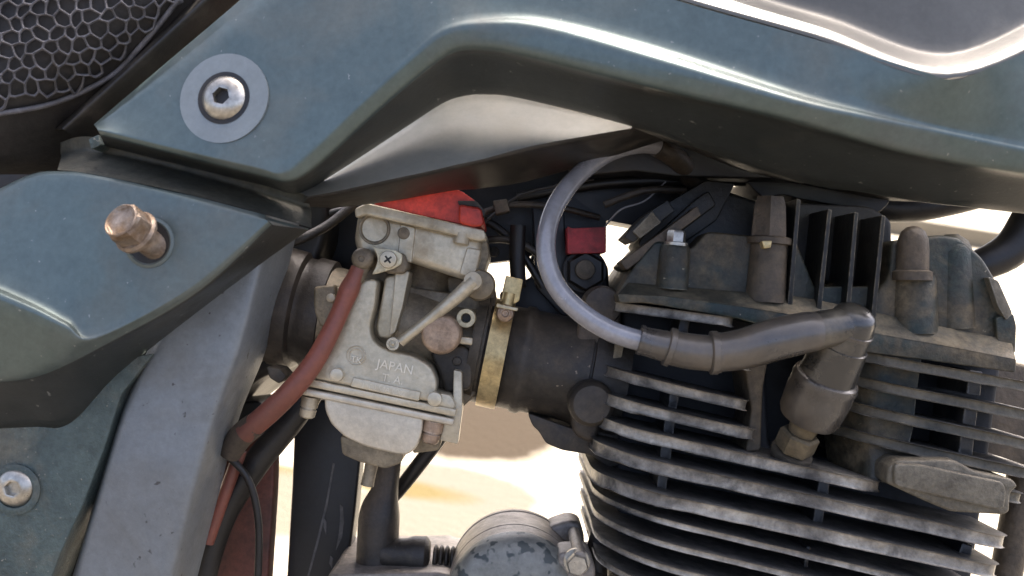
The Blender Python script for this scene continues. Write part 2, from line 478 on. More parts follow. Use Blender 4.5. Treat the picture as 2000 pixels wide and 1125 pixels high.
GM = ground_material()
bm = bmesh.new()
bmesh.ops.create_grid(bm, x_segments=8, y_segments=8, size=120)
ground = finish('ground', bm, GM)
ground['kind'] = 'structure'
KERB = mk('cream_kerb_concrete', (0.23, 0.20, 0.145), (0.19, 0.165, 0.12), 3, 0.85, 0, 0.3, 30)
gk = ground_at(1870, 478)
def kerb_box(name, y0, y1, h):
    bm = bmesh.new()
    bmesh.ops.create_cube(bm, size=1)
    for v in bm.verts:
        v.co = Vector((v.co.x * 60, y0 + (v.co.y + 0.5) * (y1 - y0), (v.co.z + 0.5) * (h + 0.05) - 0.05))
    bmesh.ops.bevel(bm, geom=list(bm.edges), offset=0.015, segments=2, profile=0.5, affect='EDGES')
    o = finish(name, bm, KERB)
    o['kind'] = 'structure'
    return o
kerb_box('pavement', gk.y, gk.y + 25, 0.13)

BOUNCE_CUT = mk('bounce_cut_dark', (0.075, 0.066, 0.054), (0.05, 0.045, 0.038), 5, 0.9, 0, 0.5, 120)  # unseen dark sheet, added to cut light bounced up from the ground
bm = bmesh.new()
bmesh.ops.create_grid(bm, x_segments=40, y_segments=4, size=1)
for v in bm.verts:
    e = 0.43 + 0.02 * math.sin(v.co.x * 23)
    v.co = Vector((v.co.x * 40, e if v.co.y > 0.9 else -40 + (v.co.y + 1) * 0.5 * 40, 0.004))
bounce_cut_sheet = finish('bounce_cut_sheet', bm, BOUNCE_CUT)
bounce_cut_sheet['kind'] = 'structure'

# ------------------------------------------------------------------ the motorcycle
bike = bpy.data.objects.new('motorcycle', None)
col.objects.link(bike)
bike.empty_display_size = 0.1
bike.matrix_world = Matrix.Translation(G0) @ M3.to_4x4()
bike['label'] = 'dusty dark teal motorcycle seen close up at its carburettor and finned engine'
bike['category'] = 'motorcycle'

# ---- bodywork
EDGE = mk('dark_lower_edge', (0.036, 0.040, 0.038), (0.025, 0.028, 0.026), 12, 0.34, 0.1, 0.12, 500, dust=(0.06, 0.056, 0.045), dust_lo=0.5, dust_hi=0.85, dscale=12, speck=(0.16, 0.16, 0.14), speck_t=0.71, mottle=0.2)  # near-black tone on the lower faces of shroud and cover
T = [(183, 243, -.058), (330, 118, -.060), (440, 25, -.062), (490, -18, -.063), (560, -75, -.064), (700, -130, -.066), (790, -145, -.068), (860, -150, -.070), (940, -135, -.074), (1080, -85, -.083), (1320, 0, -.093), (1590, 76, -.098), (1790, 136, -.100), (1860, 156, -.100), (1920, 138, -.098), (2080, 70, -.090)]
L1 = [(190, 251, -.066), (370, 293, -.072), (500, 322, -.077), (546, 332, -.078), (588, 302, -.079), (690, 200, -.082), (805, 92, -.084), (866, 46, -.085), (950, 30, -.086), (1070, 34, -.089), (1300, 95, -.096), (1560, 178, -.098), (1690, 212, -.096), (1800, 240, -.092), (1900, 262, -.088), (2080, 300, -.080)]
L1b = [(191, 255, -.066), (370, 298, -.072), (500, 328, -.077), (552, 340, -.078), (598, 311, -.079), (702, 208, -.083), (815, 103, -.086), (872, 60, -.088), (950, 46, -.092), (1065, 54, -.097), (1293, 118, -.106), (1553, 197, -.105), (1688, 228, -.100), (1795, 250, -.094), (1898, 272, -.089), (2080, 308, -.081)]
L2 = [(195, 262, -.065), (370, 307, -.070), (505, 341, -.074), (564, 353, -.076), (622, 318, -.077), (735, 215, -.080), (838, 128, -.083), (890, 97, -.086), (950, 94, -.090), (1030, 108, -.094), (1260, 166, -.103), (1500, 222, -.101), (1640, 260, -.096), (1750, 290, -.090), (1870, 315, -.085), (2080, 350, -.078)]
L2b = [(197, 268, -.060), (372, 314, -.064), (506, 347, -.067), (568, 359, -.068), (630, 326, -.069), (743, 225, -.072), (844, 140, -.074), (893, 109, -.075), (948, 106, -.078), (1026, 120, -.082), (1256, 178, -.090), (1500, 236, -.088), (1640, 274, -.084), (1750, 304, -.078), (1870, 328, -.073), (2080, 362, -.066)]
L3 = [(205, 285, -.035), (385, 330, -.035), (510, 360, -.037), (582, 376, -.038), (655, 335, -.040), (785, 250, -.042), (862, 200, -.043), (905, 185, -.044), (948, 182, -.047), (1020, 190, -.050), (1240, 246, -.058), (1560, 352, -.040), (1690, 374, -.040), (1800, 393, -.040), (1900, 404, -.038), (2080, 424, -.035)]
shroud = patch('side_shroud', [T, L1, L1b, L2, L2b, L3], [PANEL, EDGE], bike, 5, 5, 0.004, 'angular dark teal side shroud over the carburettor', sharp=80, soft=0.08, passes=1, split=3.4)
INSET = mk('pale_grey_inset', (0.21, 0.21, 0.18), (0.18, 0.18, 0.155), 10, 0.38, 0.15, 0.06, 600, dust=(0.25, 0.235, 0.185), dust_lo=0.45, dust_hi=0.8, dscale=10, mottle=0.12)  # paler grey than the paint around the inset
# recessed triangular face and the lip below it
dt = [(585, 375, -.036), (655, 337, -.033), (785, 253, -.028), (862, 203, -.024), (905, 188, -.022), (948, 185, -.022), (1020, 193, -.024), (1240, 247, -.050)]
dm = [(600, 384, -.044), (655, 374, -.047), (760, 351, -.051), (840, 334, -.053), (890, 322, -.054), (945, 310, -.054), (1050, 283, -.054), (1242, 249, -.054)]
dm2 = [(600, 389, -.043), (655, 381, -.045), (760, 359, -.049), (840, 342, -.051), (890, 331, -.052), (945, 319, -.052), (1054, 293, -.052), (1250, 255, -.050)]
de = [(585, 402, -.015), (655, 404, -.013), (760, 392, -.012), (840, 378, -.010), (890, 370, -.010), (945, 366, -.009), (1060, 345, -.006), (1330, 262, -.004)]
patch('shroud_inset', [dt, dm], INSET, shroud, 8, 6, 0.003, 'pale grey triangular inset face of the shroud', sharp=80)
patch('shroud_lip', [dm, dm2, de], TRIM, shroud, 8, 5, 0.004, 'black lower lip of the shroud', sharp=80)
lip2 = [(1235, 247, -.057), (1330, 275, -.053), (1450, 316, -.046), (1570, 354, -.039)]
lip3 = [(1235, 258, .02), (1330, 284, .02), (1450, 330, .03), (1570, 358, .03)]
patch('shroud_lip', [lip2, lip3], TRIM, shroud, 6, 3, 0.004)
# tank side above the bright ridge
r1 = [(1200, -45, -.086), (1330, 0, -.0915), (1590, 74, -.0975), (1850, 153, -.0995), (2080, 66, -.0895)]
r1b = [(1205, -56, -.085), (1335, -10, -.091), (1595, 64, -.097), (1852, 142, -.099), (2080, 55, -.089)]
r2 = [(1330, -90, -.064), (1455, -6, -.072), (1620, 44, -.082), (1852, 112, -.086), (2080, 12, -.074)]
r2b = [(1345, -105, -.060), (1478, -22, -.068), (1630, 28, -.078), (1854, 98, -.082), (2080, -4, -.070)]
r3 = [(1390, -250, -.058), (1500, -180, -.066), (1640, -140, -.074), (1860, -120, -.076), (2080, -170, -.066)]
TANK = mk('grey_tank_paint', (0.105, 0.105, 0.095), (0.09, 0.09, 0.08), 12, 0.36, 0.3, 0.05, 900, dust=(0.2, 0.19, 0.16), dust_lo=0.52, dust_hi=0.9, coat=0.2, mottle=0.12)
tank = bmesh.new()
add_prism(tank, [(640, -70), (900, -420), (1700, -470), (2200, -250), (2260, 120), (1900, 250), (1560, 220), (1300, 150), (900, 60)], 0.0, 0.24, 0.03, 60)
tank = finish('fuel_tank', tank, TANK, bike, 'grey fuel tank rising behind the shroud')
patch('tank_side', [r1, r1b, r2, r2b, r3], TANK, tank, 8, 5, 0.004, sharp=80)

# lower side cover with its crease and chamfer
a0 = [(-80, 411, -.049), (50, 344, -.052), (120, 334, -.055), (190, 342, -.0592), (340, 373, -.0642), (516, 419, -.0672)]
a1 = [(-80, 424, -.052), (52, 356, -.055), (122, 346, -.058), (192, 354, -.062), (342, 385, -.067), (518, 429, -.070)]
a2 = [(-80, 525, -.066), (60, 585, -.068), (130, 622, -.069), (187, 650, -.070), (372, 554, -.071), (522, 431, -.070)]
a2b = [(-80, 546, -.075), (60, 604, -.076), (130, 638, -.0755), (188, 660, -.072), (376, 560, -.071), (524, 433, -.070)]
a3 = [(-80, 742, -.055), (20, 738, -.059), (90, 722, -.062), (196, 670, -.068), (382, 565, -.070), (527, 436, -.069)]
a3b = [(-80, 752, -.052), (24, 748, -.055), (98, 732, -.058), (204, 680, -.064), (390, 573, -.066), (533, 440, -.066)]
a4 = [(-80, 838, -.032), (60, 834, -.030), (138, 826, -.030), (244, 718, -.030), (475, 538, -.032), (600, 448, -.040)]
cover = patch('side_cover', [a0, a1, a2, a2b, a3, a3b, a4], [PANEL, EDGE], bike, 7, 5, 0.004, 'dark teal lower side cover holding a rusty bolt', sharp=80, soft=0.06, passes=1, split=4.6)
CHANNEL = mk('dirty_green_black_channel', (0.05, 0.056, 0.05), (0.075, 0.07, 0.05), 20, 0.5, 0.1, 0.4, 400, dust=(0.11, 0.10, 0.07), dust_lo=0.45, dust_hi=0.8)
# top flange of the lower cover and the channel between both covers
f0 = [(118, 278, -.020), (190, 268, -.034), (400, 318, -.036), (600, 378, -.030)]
f1 = [(118, 300, -.018), (190, 296, -.030), (400, 345, -.032), (604, 405, -.026)]
f1b = [(120, 306, -.024), (190, 303, -.037), (400, 352, -.040), (606, 412, -.030)]
f2 = [(112, 332, -.053), (192, 342, -.0588), (400, 387, -.0645), (606, 444, -.039)]
patch('cover_channel', [f0, f1, f1b, f2], CHANNEL, cover, 7, 4, 0.003, 'dusty recessed channel between the two covers', sharp=80)
patch('cover_tip', [[(515, 423, -.066), (560, 435, -.055), (600, 446, -.040)], [(517, 428, -.069), (560, 441, -.056), (600, 449, -.040)]], PANEL, cover, 4, 2, 0.003)

from mathutils.bvhtree import BVHTree
def surf(o, x, y):
    me = o.data
    t = BVHTree.FromPolygons([v.co for v in me.vertices], [p.vertices for p in me.polygons])
    eye = Vector((0, -D, 0)) + K
    hit = t.ray_cast(eye, (P(x, y, 0) - eye).normalized())
    n = hit[1] if hit[1].y < 0 else -hit[1]
    return hit[0].y - K.y, n
# allen screw with washer in the shroud
def allen_screw(x, y, on, rw, rh, washer=True):
    d, ax = surf(on, x, y)
    c = P(x, y, d)
    root = None
    if washer:
        bm = bmesh.new()
        add_lathe(bm, c, ax, [(-0.001, rh * 1.12 * MM), (0.0006, rh * 1.12 * MM), (0.0006, rw * MM), (-0.001, rw * MM)], 40, cap=False)
        root = finish('washer', bm, WASHER, shroud)
        bm = bmesh.new()
        add_lathe(bm, c, ax, [(0.0009, rh * 1.14 * MM), (-0.0005, rh * 1.12 * MM), (-0.003, rh * 1.1 * MM)], 40)
        finish('screw_recess', bm, BLACK, root)
    par = root or cover
    bm = bmesh.new()
    r = rh * MM
    hr = r * 0.36
    dome = [(-0.004, r), (-0.001, r), (0.0015, r * .93), (0.0032, r * .75), (0.0042, r * .5), (0.0043, r * .44)]
    add_lathe(bm, c, ax, dome, 36, cap=False)
    u, v = frame_of(ax)
    n = 36
    # hexagonal socket
    ring = []
    for k in range(n):
        a = 2 * math.pi * k / n
        aa = (a % (math.pi / 3)) - math.pi / 6
        rr = hr * math.cos(math.pi / 6) / math.cos(aa) * 1.08
        ring.append((a, rr))
    top = [bm.verts.new(c + ax * 0.0043 + (u * math.cos(a) + v * math.sin(a)) * r * .44) for a, rr in ring]
    mid = [bm.verts.new(c + ax * 0.0041 + (u * math.cos(a) + v * math.sin(a)) * rr) for a, rr in ring]
    bot = [bm.verts.new(c + ax * 0.0008 + (u * math.cos(a) + v * math.sin(a)) * rr * .95) for a, rr in ring]
    for A, B in ((top, mid), (mid, bot)):
        for k in range(n): bm.faces.new((A[k], A[(k + 1) % n], B[(k + 1) % n], B[k]))
    bm.faces.new(bot)
    return finish('allen_screw', bm, STEEL, par, sharp=50)
allen_screw(438, 192, shroud, 80, 41, True)

# grained rear panel with a domed screw
rear = prism('rear_panel', [(-120, 820), (140, 815), (250, 700), (300, 690), (236, 770), (205, 870), (160, 990), (118, 1080), (60, 1240), (-120, 1240)], -.030, .02, PANEL2, bike, 0.004, 10, 4, 'grained green-grey rear panel at the lower left')
sc = allen_screw(30, 952, rear, 60, 37, False); sc.parent = rear
bm = bmesh.new()
add_lathe(bm, P(30, 956, -.0305), TOCAM, [(-.002, 34 * MM), (.0012, 34 * MM), (.0016, 40 * MM), (.0008, 47 * MM), (-.002, 47 * MM)], 36, cap=False)
finish('screw_collar', bm, PANEL2, rear)

# rusty hex bolt poking out of the lower cover
bm = bmesh.new()
hd_, hn = surf(cover, 292, 474)
bax = Vector((-0.36, -1, 0.52)).normalized()
bc = P(300, 480, hd_)
add_lathe(bm, bc, bax, [(-.006, 23 * MM), (.012, 23 * MM)], 20)
bolt = finish('rusty_bolt', bm, RUST, cover, 'rusty zinc flange bolt standing out of the lower cover')
bm = bmesh.new()
h0 = bc + bax * .013
hu = Vector((0.3, 0, 1))
add_lathe(bm, h0, bax, [(0, 38 * MM), (.002, 39 * MM), (.0034, 35 * MM)], 30)
finish('bolt_flange', bm, RUST, bolt)
bm = bmesh.new()
add_lathe(bm, h0, bax, [(.002, 35 * MM), (.0118, 35 * MM), (.0134, 31 * MM), (.0134, 28 * MM), (.0124, 24 * MM), (.0110, 2 * MM)], 6, u=hu)
add_lathe(bm, h0, bax, [(.0118, 31 * MM), (.0136, 30.6 * MM), (.0140, 28.5 * MM), (.0130, 25 * MM), (.0127, 23 * MM), (.0127, .1 * MM)], 30, cap=False)
finish('bolt_head', bm, RUST, bolt, sharp=30)
bm = bmesh.new()
add_lathe(bm, P(292, 474, hd_), hn, [(-.003, 34 * MM), (.0002, 35 * MM), (.0009, 39 * MM), (.0004, 44 * MM), (-.002, 46 * MM)], 36, cap=False)
finish('bolt_hole_rim', bm, PANEL, cover)
bm = bmesh.new()
add_lathe(bm, P(292, 474, hd_), hn, [(-.003, 36 * MM), (.0004, 37 * MM)], 30)
finish('bolt_hole', bm, BLACK, cover)

# dark moulding between seat and shroud, the seat and its net cover
seat = bmesh.new()
def seat_d(x, y):
    # pad bulges towards the viewer and rolls under along its lower edge
    edge = (x * 0.62 + y - 215) / 215.0
    return -.052 + 0.038 * max(0, edge + 0.40) ** 2 + 0.012 * ((x + 80) / 400.0) ** 2
rows = []
for j in range(9):
    y = -160 + j * 60
    rows.append([(x, y, min(seat_d(x, y), .06)) for x in (-160, -80, 0, 80, 160, 240, 320, 400)])
seat = patch('seat', rows, SEATM, bike, 3, 3, 0.05, 'black seat under a honeycomb net cover', sharp=80)
net = bmesh.new()
pitch = 16.8
vcache = {}
def nv(x, y):
    k = (round(x, 1), round(y, 1))
    if k not in vcache:
        j = mnoise.noise_vector(Vector((x * .034, y * .034, 3.1))) * 11
        xx, yy = x + j.x, y + j.y
        e = seat_d(xx, yy)
        vcache[k] = net.verts.new(P(xx, yy, e - .0022))
    return vcache[k]
a30 = R(24)
for i in range(-30, 40):
    for j in range(-30, 40):
        cx0 = pitch * 1.5 * i
        cy0 = pitch * math.sqrt(3) * (j + 0.5 * (i % 2))
        cx, cy = cx0 * math.cos(a30) - cy0 * math.sin(a30), cx0 * math.sin(a30) + cy0 * math.cos(a30)
        if cx < -70 or cy < -70 or cx * 0.62 + cy > 200 + 62 * math.sin(math.pi * min(max(cx / 330, 0), 1)): continue
        vs = []
        for k in range(6):
            ax_, ay_ = cx0 + pitch * math.cos(R(60 * k)), cy0 + pitch * math.sin(R(60 * k))
            vs.append(nv(round(ax_ * math.cos(a30) - ay_ * math.sin(a30), 1), round(ax_ * math.sin(a30) + ay_ * math.cos(a30), 1)))
        try: net.faces.new(vs)
        except ValueError: pass
bmesh.ops.remove_doubles(net, verts=net.verts, dist=2.2e-4)
bmesh.ops.wireframe(net, faces=net.faces, thickness=0.0017, use_replace=True, use_boundary=True, use_even_offset=True, offset=0.0)
bmesh.ops.subdivide_edges(net, edges=net.edges, cuts=1, smooth=0.6)
finish('net_cover', net, NETM, seat, 'black honeycomb net over the seat', sharp=70)
tube('net_hem', [(x, y, seat_d(x, y) - .002) for x, y in ((362, -20), (325, 30), (275, 90), (215, 150), (110, 200), (0, 222), (-60, 230))], 5, NETM, seat)
m0 = [(108, 252, -.020), (240, 132, -.022), (375, 0, -.022), (470, -95, -.022)]
m1 = [(118, 250, -.036), (250, 130, -.038), (392, 0, -.038), (487, -95, -.038)]
m1b = [(126, 254, -.037), (258, 135, -.039), (402, 2, -.039), (497, -92, -.039)]
m2 = [(165, 280, -.020), (300, 165, -.022), (455, 20, -.022), (560, -80, -.022)]
patch('seat_moulding', [m0, m1, m1b, m2], TRIM, bike, 6, 4, 0.004, 'dark ridged moulding between seat and shroud', sharp=80)
prism('moulding_clip', [(172, 272), (192, 262), (196, 284), (178, 292)], -.045, -.03, PANEL2, cover, 0.001, 4)

# grey frame beam beside the air boot
beam = patch('frame_beam', [
    [(425, 400, -.002), (345, 560, -.004), (300, 660, -.006), (236, 800, -.010), (190, 960, -.012), (120, 1200, -.014)],
    [(432, 402, -.018), (352, 562, -.022), (306, 664, -.024), (243, 803, -.027), (196, 962, -.029), (128, 1200, -.030)],
    [(442, 404, -.021), (362, 564, -.025), (318, 668, -.027), (254, 806, -.030), (207, 964, -.032), (140, 1200, -.033)],
    [(520, 420, -.020), (485, 570, -.027), (454, 680, -.029), (412, 800, -.031), (366, 960, -.033), (305, 1200, -.034)],
    [(540, 424, -.016), (502, 574, -.023), (472, 684, -.025), (428, 804, -.027), (382, 964, -.029), (322, 1200, -.030)],
    [(590, 400, .012), (548, 560, .010), (512, 692, .010), (463, 815, .010), (420, 975, .010), (362, 1200, .010)]], GREYBAR, bike, 7, 4, 0.006, 'light grey square frame beam', sharp=80)
prism('beam_guard', [(250, 690), (330, 660), (240, 830), (150, 1130), (120, 1240), (80, 1240), (110, 1100), (200, 880)], .0, .03, BLACK, bike, 0.002, 8)

# ---- dark frame parts and air box behind
prism('air_box', [(-150, 220), (180, 240), (560, 330), (640, 380), (640, 470), (600, 560), (560, 720), (500, 742), (440, 800), (300, 900), (-150, 900)], .045, .20, BLACK, bike, 0.006, 30, 3, 'black air box deep behind the side covers')
spine = bmesh.new()
add_prism(spine, [(560, 330), (1000, 300), (1560, 320), (1420, 345), (1420, 356), (1375, 357), (1330, 392), (1300, 402), (1246, 442), (1184, 430), (1184, 480), (1060, 490), (1020, 505), (1000, 508), (930, 516), (880, 560), (600, 560)], .085, .12, 0.002, 4)
add_prism(spine, [(1036, 500), (1075, 478), (1160, 484), (1188, 520), (1190, 560), (1206, 598), (1215, 660), (985, 660), (975, 572), (1022, 548), (1040, 540)], .078, .11, 0.002, 8)
spine = finish('frame_spine', spine, BLACKBLUE, bike, 'blue-black frame spine above the intake')
prism('inner_guard', [(1100, 250), (1190, 225), (1560, 290), (1920, 330), (1900, 388), (1740, 384), (1560, 350), (1420, 348), (1320, 345), (1240, 335), (1120, 345)], .042, .07, BLACK, spine, 0.002, 8)
tube('frame_rail', [(1010, 385, .07), (1180, 358, .07), (1350, 352, .07), (1600, 350, .07)], [12, 13, 14, 14], BLACK, spine)
prism('frame_gusset', [(1040, 400), (1100, 380), (1105, 480), (1130, 560), (1180, 600), (1100, 620), (1045, 560)], .065, .085, BLACKBLUE, spine, 0.002, 10)
redb = prism('red_bracket', [(1108, 441), (1116, 446), (1184, 443), (1184, 494), (1108, 496)], .045, .08, REDPAINT, spine, 0.0015, 4, 3, 'dark red bracket above the mounting nut')
hexprof('mount_nut', P(1142, 530, .06), TOCAM, 40 * MM * 1.1, .010, BLACK, spine, u=Vector((0, 0, 1)), washer=44 * MM * 1.1)
lathe('mount_stud', P(1142, 527, .05), TOCAM, disc_prof(19 * MM * 1.1, .006), DARKALU, spine, 24)
tube('thin_wire', [(1300, 355, .055), (1260, 392, .05), (1215, 408, .05), (1190, 432, .055), (1176, 452, .06)], 2.0, CABLE, spine, 8)
tube('thin_wire', [(940, 440, .05), (1010, 385, .05), (1090, 362, .05), (1160, 350, .05)], 3.0, BLACK, spine, 8)
tube('vent_hose', [(1012, 440, .05), (1010, 500, .05), (1013, 560, .045)], [17, 17, 16], BLACK, spine)

# loom, cables and small fittings in the dark space around the frame spine
for pts, r, m in (([(600, 430, .05), (760, 395, .06), (920, 420, .06), (1000, 470, .06), (1060, 560, .06)], 9, BLACK),
                  ([(930, 420, .055), (1000, 400, .055), (1090, 405, .06), (1170, 425, .07)], 7, BOOT),
                  ([(940, 470, .06), (985, 468, .055), (1030, 482, .055), (1080, 520, .06)], 8, RUBBER),
                  ([(1180, 400, .05), (1260, 372, .05), (1340, 372, .055)], 8, BOOT),
                  ([(540, 480, .03), (580, 470, .02), (640, 440, .03), (690, 400, .04)], 10, RUBBER)):
    tube('loom_cable', pts, r, m, spine, 12, 5)
prism('loom_clip', [(962, 392), (990, 388), (996, 412), (968, 418)], .042, .06, DARKALU, spine, 0.001, 3)
lathe('spine_rivet', P(965, 492, .083), TOCAM, disc_prof(12 * MM, .004), DARKALU, spine, 18)
lathe('spine_rivet', P(1058, 470, .083), TOCAM, disc_prof(9 * MM, .004), DARKALU, spine, 18)
# ---- carburettor
SL = math.atan2(60, 300)       # slope of the carburettor in the picture
ca, sa = math.cos(SL), math.sin(SL)
AX = Vector((ca, 0, -sa))      # along the intake, towards the engine
DN = Vector((-sa, 0, -ca))     # down through the float bowl
cb = bmesh.new()
bore = P(770, 640, .040)
k4 = 1.07
add_lathe(cb, P(640, 612, .040), AX, [(0, 92 * MM * k4), (.055, 88 * MM * k4), (.075, 80 * MM * k4), (.10, 84 * MM * k4)], 40)
add_prism(cb, [(690, 500), (795, 505), (800, 560), (900, 575), (945, 560), (955, 620), (940, 760), (900, 800), (600, 742), (640, 690), (680, 600)], .024, .06, 0.003, 10)
add_lathe(cb, P(838, 520, .045), DN, [(-.005, 60 * MM), (.03, 60 * MM)], 32)
add_prism(cb, [(870, 540), (962, 545), (972, 600), (960, 650), (890, 650)], .034, .07, 0.002, 8)
carb = finish('carburetor', cb, ALU2, bike, 'beige cast alloy carburettor with red cap')

# upper diaphragm housing
up = bmesh.new()
add_prism(up, [(697, 420), (720, 412), (938, 462), (940, 500), (926, 542), (908, 548), (786, 508), (700, 498), (690, 470)], .001, .075, 0.006, 14, 5)
add_prism(up, [(782, 436), (812, 444), (804, 514), (775, 506)], -.001, .02, 0.004, 5, 4)
add_prism(up, [(912, 482), (940, 488), (926, 545), (896, 536)], -.001, .02, 0.004, 5, 4)
upper = finish('upper_housing', up, ALU, carb, sharp=60)
fl = bmesh.new()
add_prism(fl, [(692, 408), (716, 396), (946, 449), (950, 466), (938, 472), (714, 420), (694, 426)], -.006, .08, 0.002, 6)
finish('housing_flange', fl, ALU, carb)
prism('side_cheek', [(928, 455), (950, 462), (956, 500), (940, 548), (918, 552), (925, 500)], .018, .07, ALU2, carb, 0.003, 8)
rc = bmesh.new()
add_prism(rc, [(728, 398), (800, 372), (840, 360), (900, 372), (936, 398), (946, 440), (930, 444), (740, 402)], -.002, .07, 0.006, 10, 4)
finish('red_cap', rc, REDCAP, carb, 'red cap on top of the carburettor', sharp=60)
rc2 = bmesh.new()
add_prism(rc2, [(896, 398), (940, 406), (946, 440), (926, 444), (896, 436)], -.008, .02, 0.004, 8, 4)
finish('cap_ear', rc2, REDCAP, carb, sharp=60)
prism('cap_clip', [(893, 392), (930, 392), (948, 412), (945, 425), (934, 404), (896, 400)], -.004, .01, DARKALU, carb, 0.001, 3)
lathe('ear_screw', P(903, 462, -.002), DN, [(-.002, 16 * MM), (.004, 16 * MM), (.005, 13 * MM)], ALU, carb, 24)

# round welch plug
bm = bmesh.new()
r_ = MM
add_lathe(bm, P(734, 448, .006), TOCAM, [(0, 31 * r_), (.006, 31 * r_), (.0068, 30 * r_), (.0068, 27 * r_), (.0052, 25 * r_), (.0045, 23.5 * r_), (.0045, .2 * r_)], 40)
finish('round_plug', bm, ALU2, carb, sharp=60)
lathe('casting_button', P(789, 456, .001), TOCAM, disc_prof(12 * MM, .003), ALU2, carb, 24)
lathe('casting_button', P(786, 626, .016), TOCAM, disc_prof(11 * MM, .003), ALU2, carb, 24)
# main front plate with the lettering
mp = bmesh.new()
add_prism(mp, [(686, 560), (712, 545), (738, 545), (732, 600), (722, 640), (727, 664), (748, 680), (812, 697), (842, 716), (854, 746), (848, 788), (596, 738), (606, 716), (640, 692), (656, 650), (676, 596)], -.006, .03, 0.0042, 12, 5)
plate = finish('front_casting', mp, ALU, carb, 'front casting with raised lettering', sharp=70)
rb = bmesh.new()
add_prism(rb, [(752, 540), (798, 530), (796, 560), (778, 620), (764, 662), (740, 660), (734, 640), (744, 590)], .004, .03, 0.004, 8, 4)
add_prism(rb, [(772, 528), (800, 530), (786, 600), (772, 650), (760, 656), (766, 600)], -.001, .02, 0.0025, 6, 4)
finish('casting_rib', rb, ALU, carb, sharp=60)
# TK roundel, lettering and code plate
bm = bmesh.new()
cR = P(696, 694, -.0058)
for (ra, rbb) in ((19, 17.2), (14, 11.8)):
    add_lathe(bm, cR, TOCAM, [(-.001, rbb * MM), (.0007, rbb * MM), (.0009, (ra + rbb) / 2 * MM), (.0007, ra * MM), (-.001, ra * MM)], 36, cap=False)
finish('roundel', bm, ALU, plate)
text_mesh('raised_letters', 'TK', 696.5, 703, -.0060, 17, SL, LETTER, plate, 0.0020)
text_mesh('raised_letters', 'JAPAN', 772, 717, -.0060, 25, SL, LETTER, plate, 0.0020)
text_mesh('raised_letters', 'T. A.', 767, 741, -.0060, 21, SL, LETTER, plate, 0.0020)
cp = prism('code_plate', [(690, 737), (822, 766), (818, 784), (684, 755)], -.0085, .0, ALU, carb, 0.0008, 3)
text_mesh('raised_letters', '1  00\u00b754A 00022', 753, 761, -.0085, 14, SL, ALU, cp, 0.0004)
# brass keeper plate, cross-head screw, fuel elbow
prism('keeper_plate', [(727, 480), (738, 485), (770, 488), (786, 497), (784, 516), (768, 525), (738, 534), (726, 536), (734, 522), (738, 507), (735, 494)], -.010, -.007, PALEBRASS, carb, 0.0006, 4)
prism('screw_post', [(745, 488), (790, 495), (798, 520), (790, 535), (755, 535), (742, 515)], -.006, .02, ALU2, carb, 0.002, 8)
bm = bmesh.new()
sc_ = P(759, 507, -.010)
add_lathe(bm, sc_, TOCAM, [(0, 17 * MM), (.0022, 17 * MM), (.003, 15.5 * MM), (.0033, 12 * MM)], 30)
screw = finish('crosshead_screw', bm, ALU, carb)
for an in (35, 125):
    bm = bmesh.new()
    a = R(an); u = Vector((math.cos(a), 0, math.sin(a))); w = Vector((-math.sin(a), 0, math.cos(a)))
    for s1, s2, s3 in [(i, j, k) for i in (-1, 1) for j in (-1, 1) for k in (-1, 1)]:
        bm.verts.new(sc_ + u * s1 * 8.5 * MM + w * s2 * 1.9 * MM + TOCAM * (.0032 + .00025 * s3))
    bmesh.ops.convex_hull(bm, input=bm.verts)
    finish('screw_slot', bm, BLACK, screw)
bm = bmesh.new()
add_lathe(bm, P(711, 506, -.004), TOCAM, [(-.01, 21 * MM), (.006, 21 * MM), (.0085, 19 * MM), (.0098, 14 * MM), (.0100, 6 * MM), (.0090, 4.5 * MM)], 30)
add_tube(bm, [P(711, 508, -.006), P(702, 530, -.007), P(694, 548, -.008)], [18 * MM, 16 * MM, 15 * MM], 18, 3)
finish('fuel_elbow', bm, ALU2, carb)
tube('fuel_hose', [(701, 524, -.008), (692, 544, -.0085), (682, 566, -.009), (668, 600, -.010), (645, 650, -.012), (614, 706, -.014), (572, 760, -.014), (528, 803, -.010), (478, 846, -.004)], [15, 16.5, 19.5, 17.5, 18, 19.5, 21, 22, 22], REDHOSE, bike, 22, 6, 'red-brown fuel hose running down from the carburettor')
tube('hose_end_sleeve', [(500, 828, -.006), (470, 852, -.001), (448, 885, .004)], [24, 24.5, 23], BOOT, bike, 20, 4)

# choke lever, pivot, rings, knob
lv = bmesh.new()
add_tube(lv, [P(926, 549, -.010), P(880, 590, -.010), P(828, 632, -.009), P(782, 668, -.008)], [15 * MM, 13 * MM, 10 * MM, 10.5 * MM], 16, 3)
add_lathe(lv, P(926, 549, .006), TOCAM, disc_prof(18 * MM, .019), 26)
lever = finish('choke_lever', lv, ALU, carb)
bm = bmesh.new()
add_lathe(bm, P(938, 557, .016), TOCAM, [(0, 31 * MM), (.014, 31 * MM), (.017, 28 * MM), (.018, 20 * MM)], 30)
finish('lever_boss', bm, ALU2, carb)
bm = bmesh.new()
add_lathe(bm, P(769, 671, -.006), TOCAM, [(0, 13 * MM), (.004, 13 * MM), (.0048, 12 * MM), (.0048, 8 * MM), (.0036, 7 * MM), (.0036, 4 * MM), (.0052, 3.5 * MM), (.0055, 2 * MM)], 24)
finish('lever_eye', bm, ALU, lever)
bm = bmesh.new()
add_lathe(bm, P(866, 650, .012), TOCAM, [(0, 39 * MM), (.018, 39 * MM), (.0215, 37.5 * MM), (.0228, 34 * MM), (.0232, 30 * MM), (.0229, 10 * MM)], 40)
finish('copper_plug', bm, COPPER, carb, 'round copper-coloured plug', sharp=50)
bm = bmesh.new()
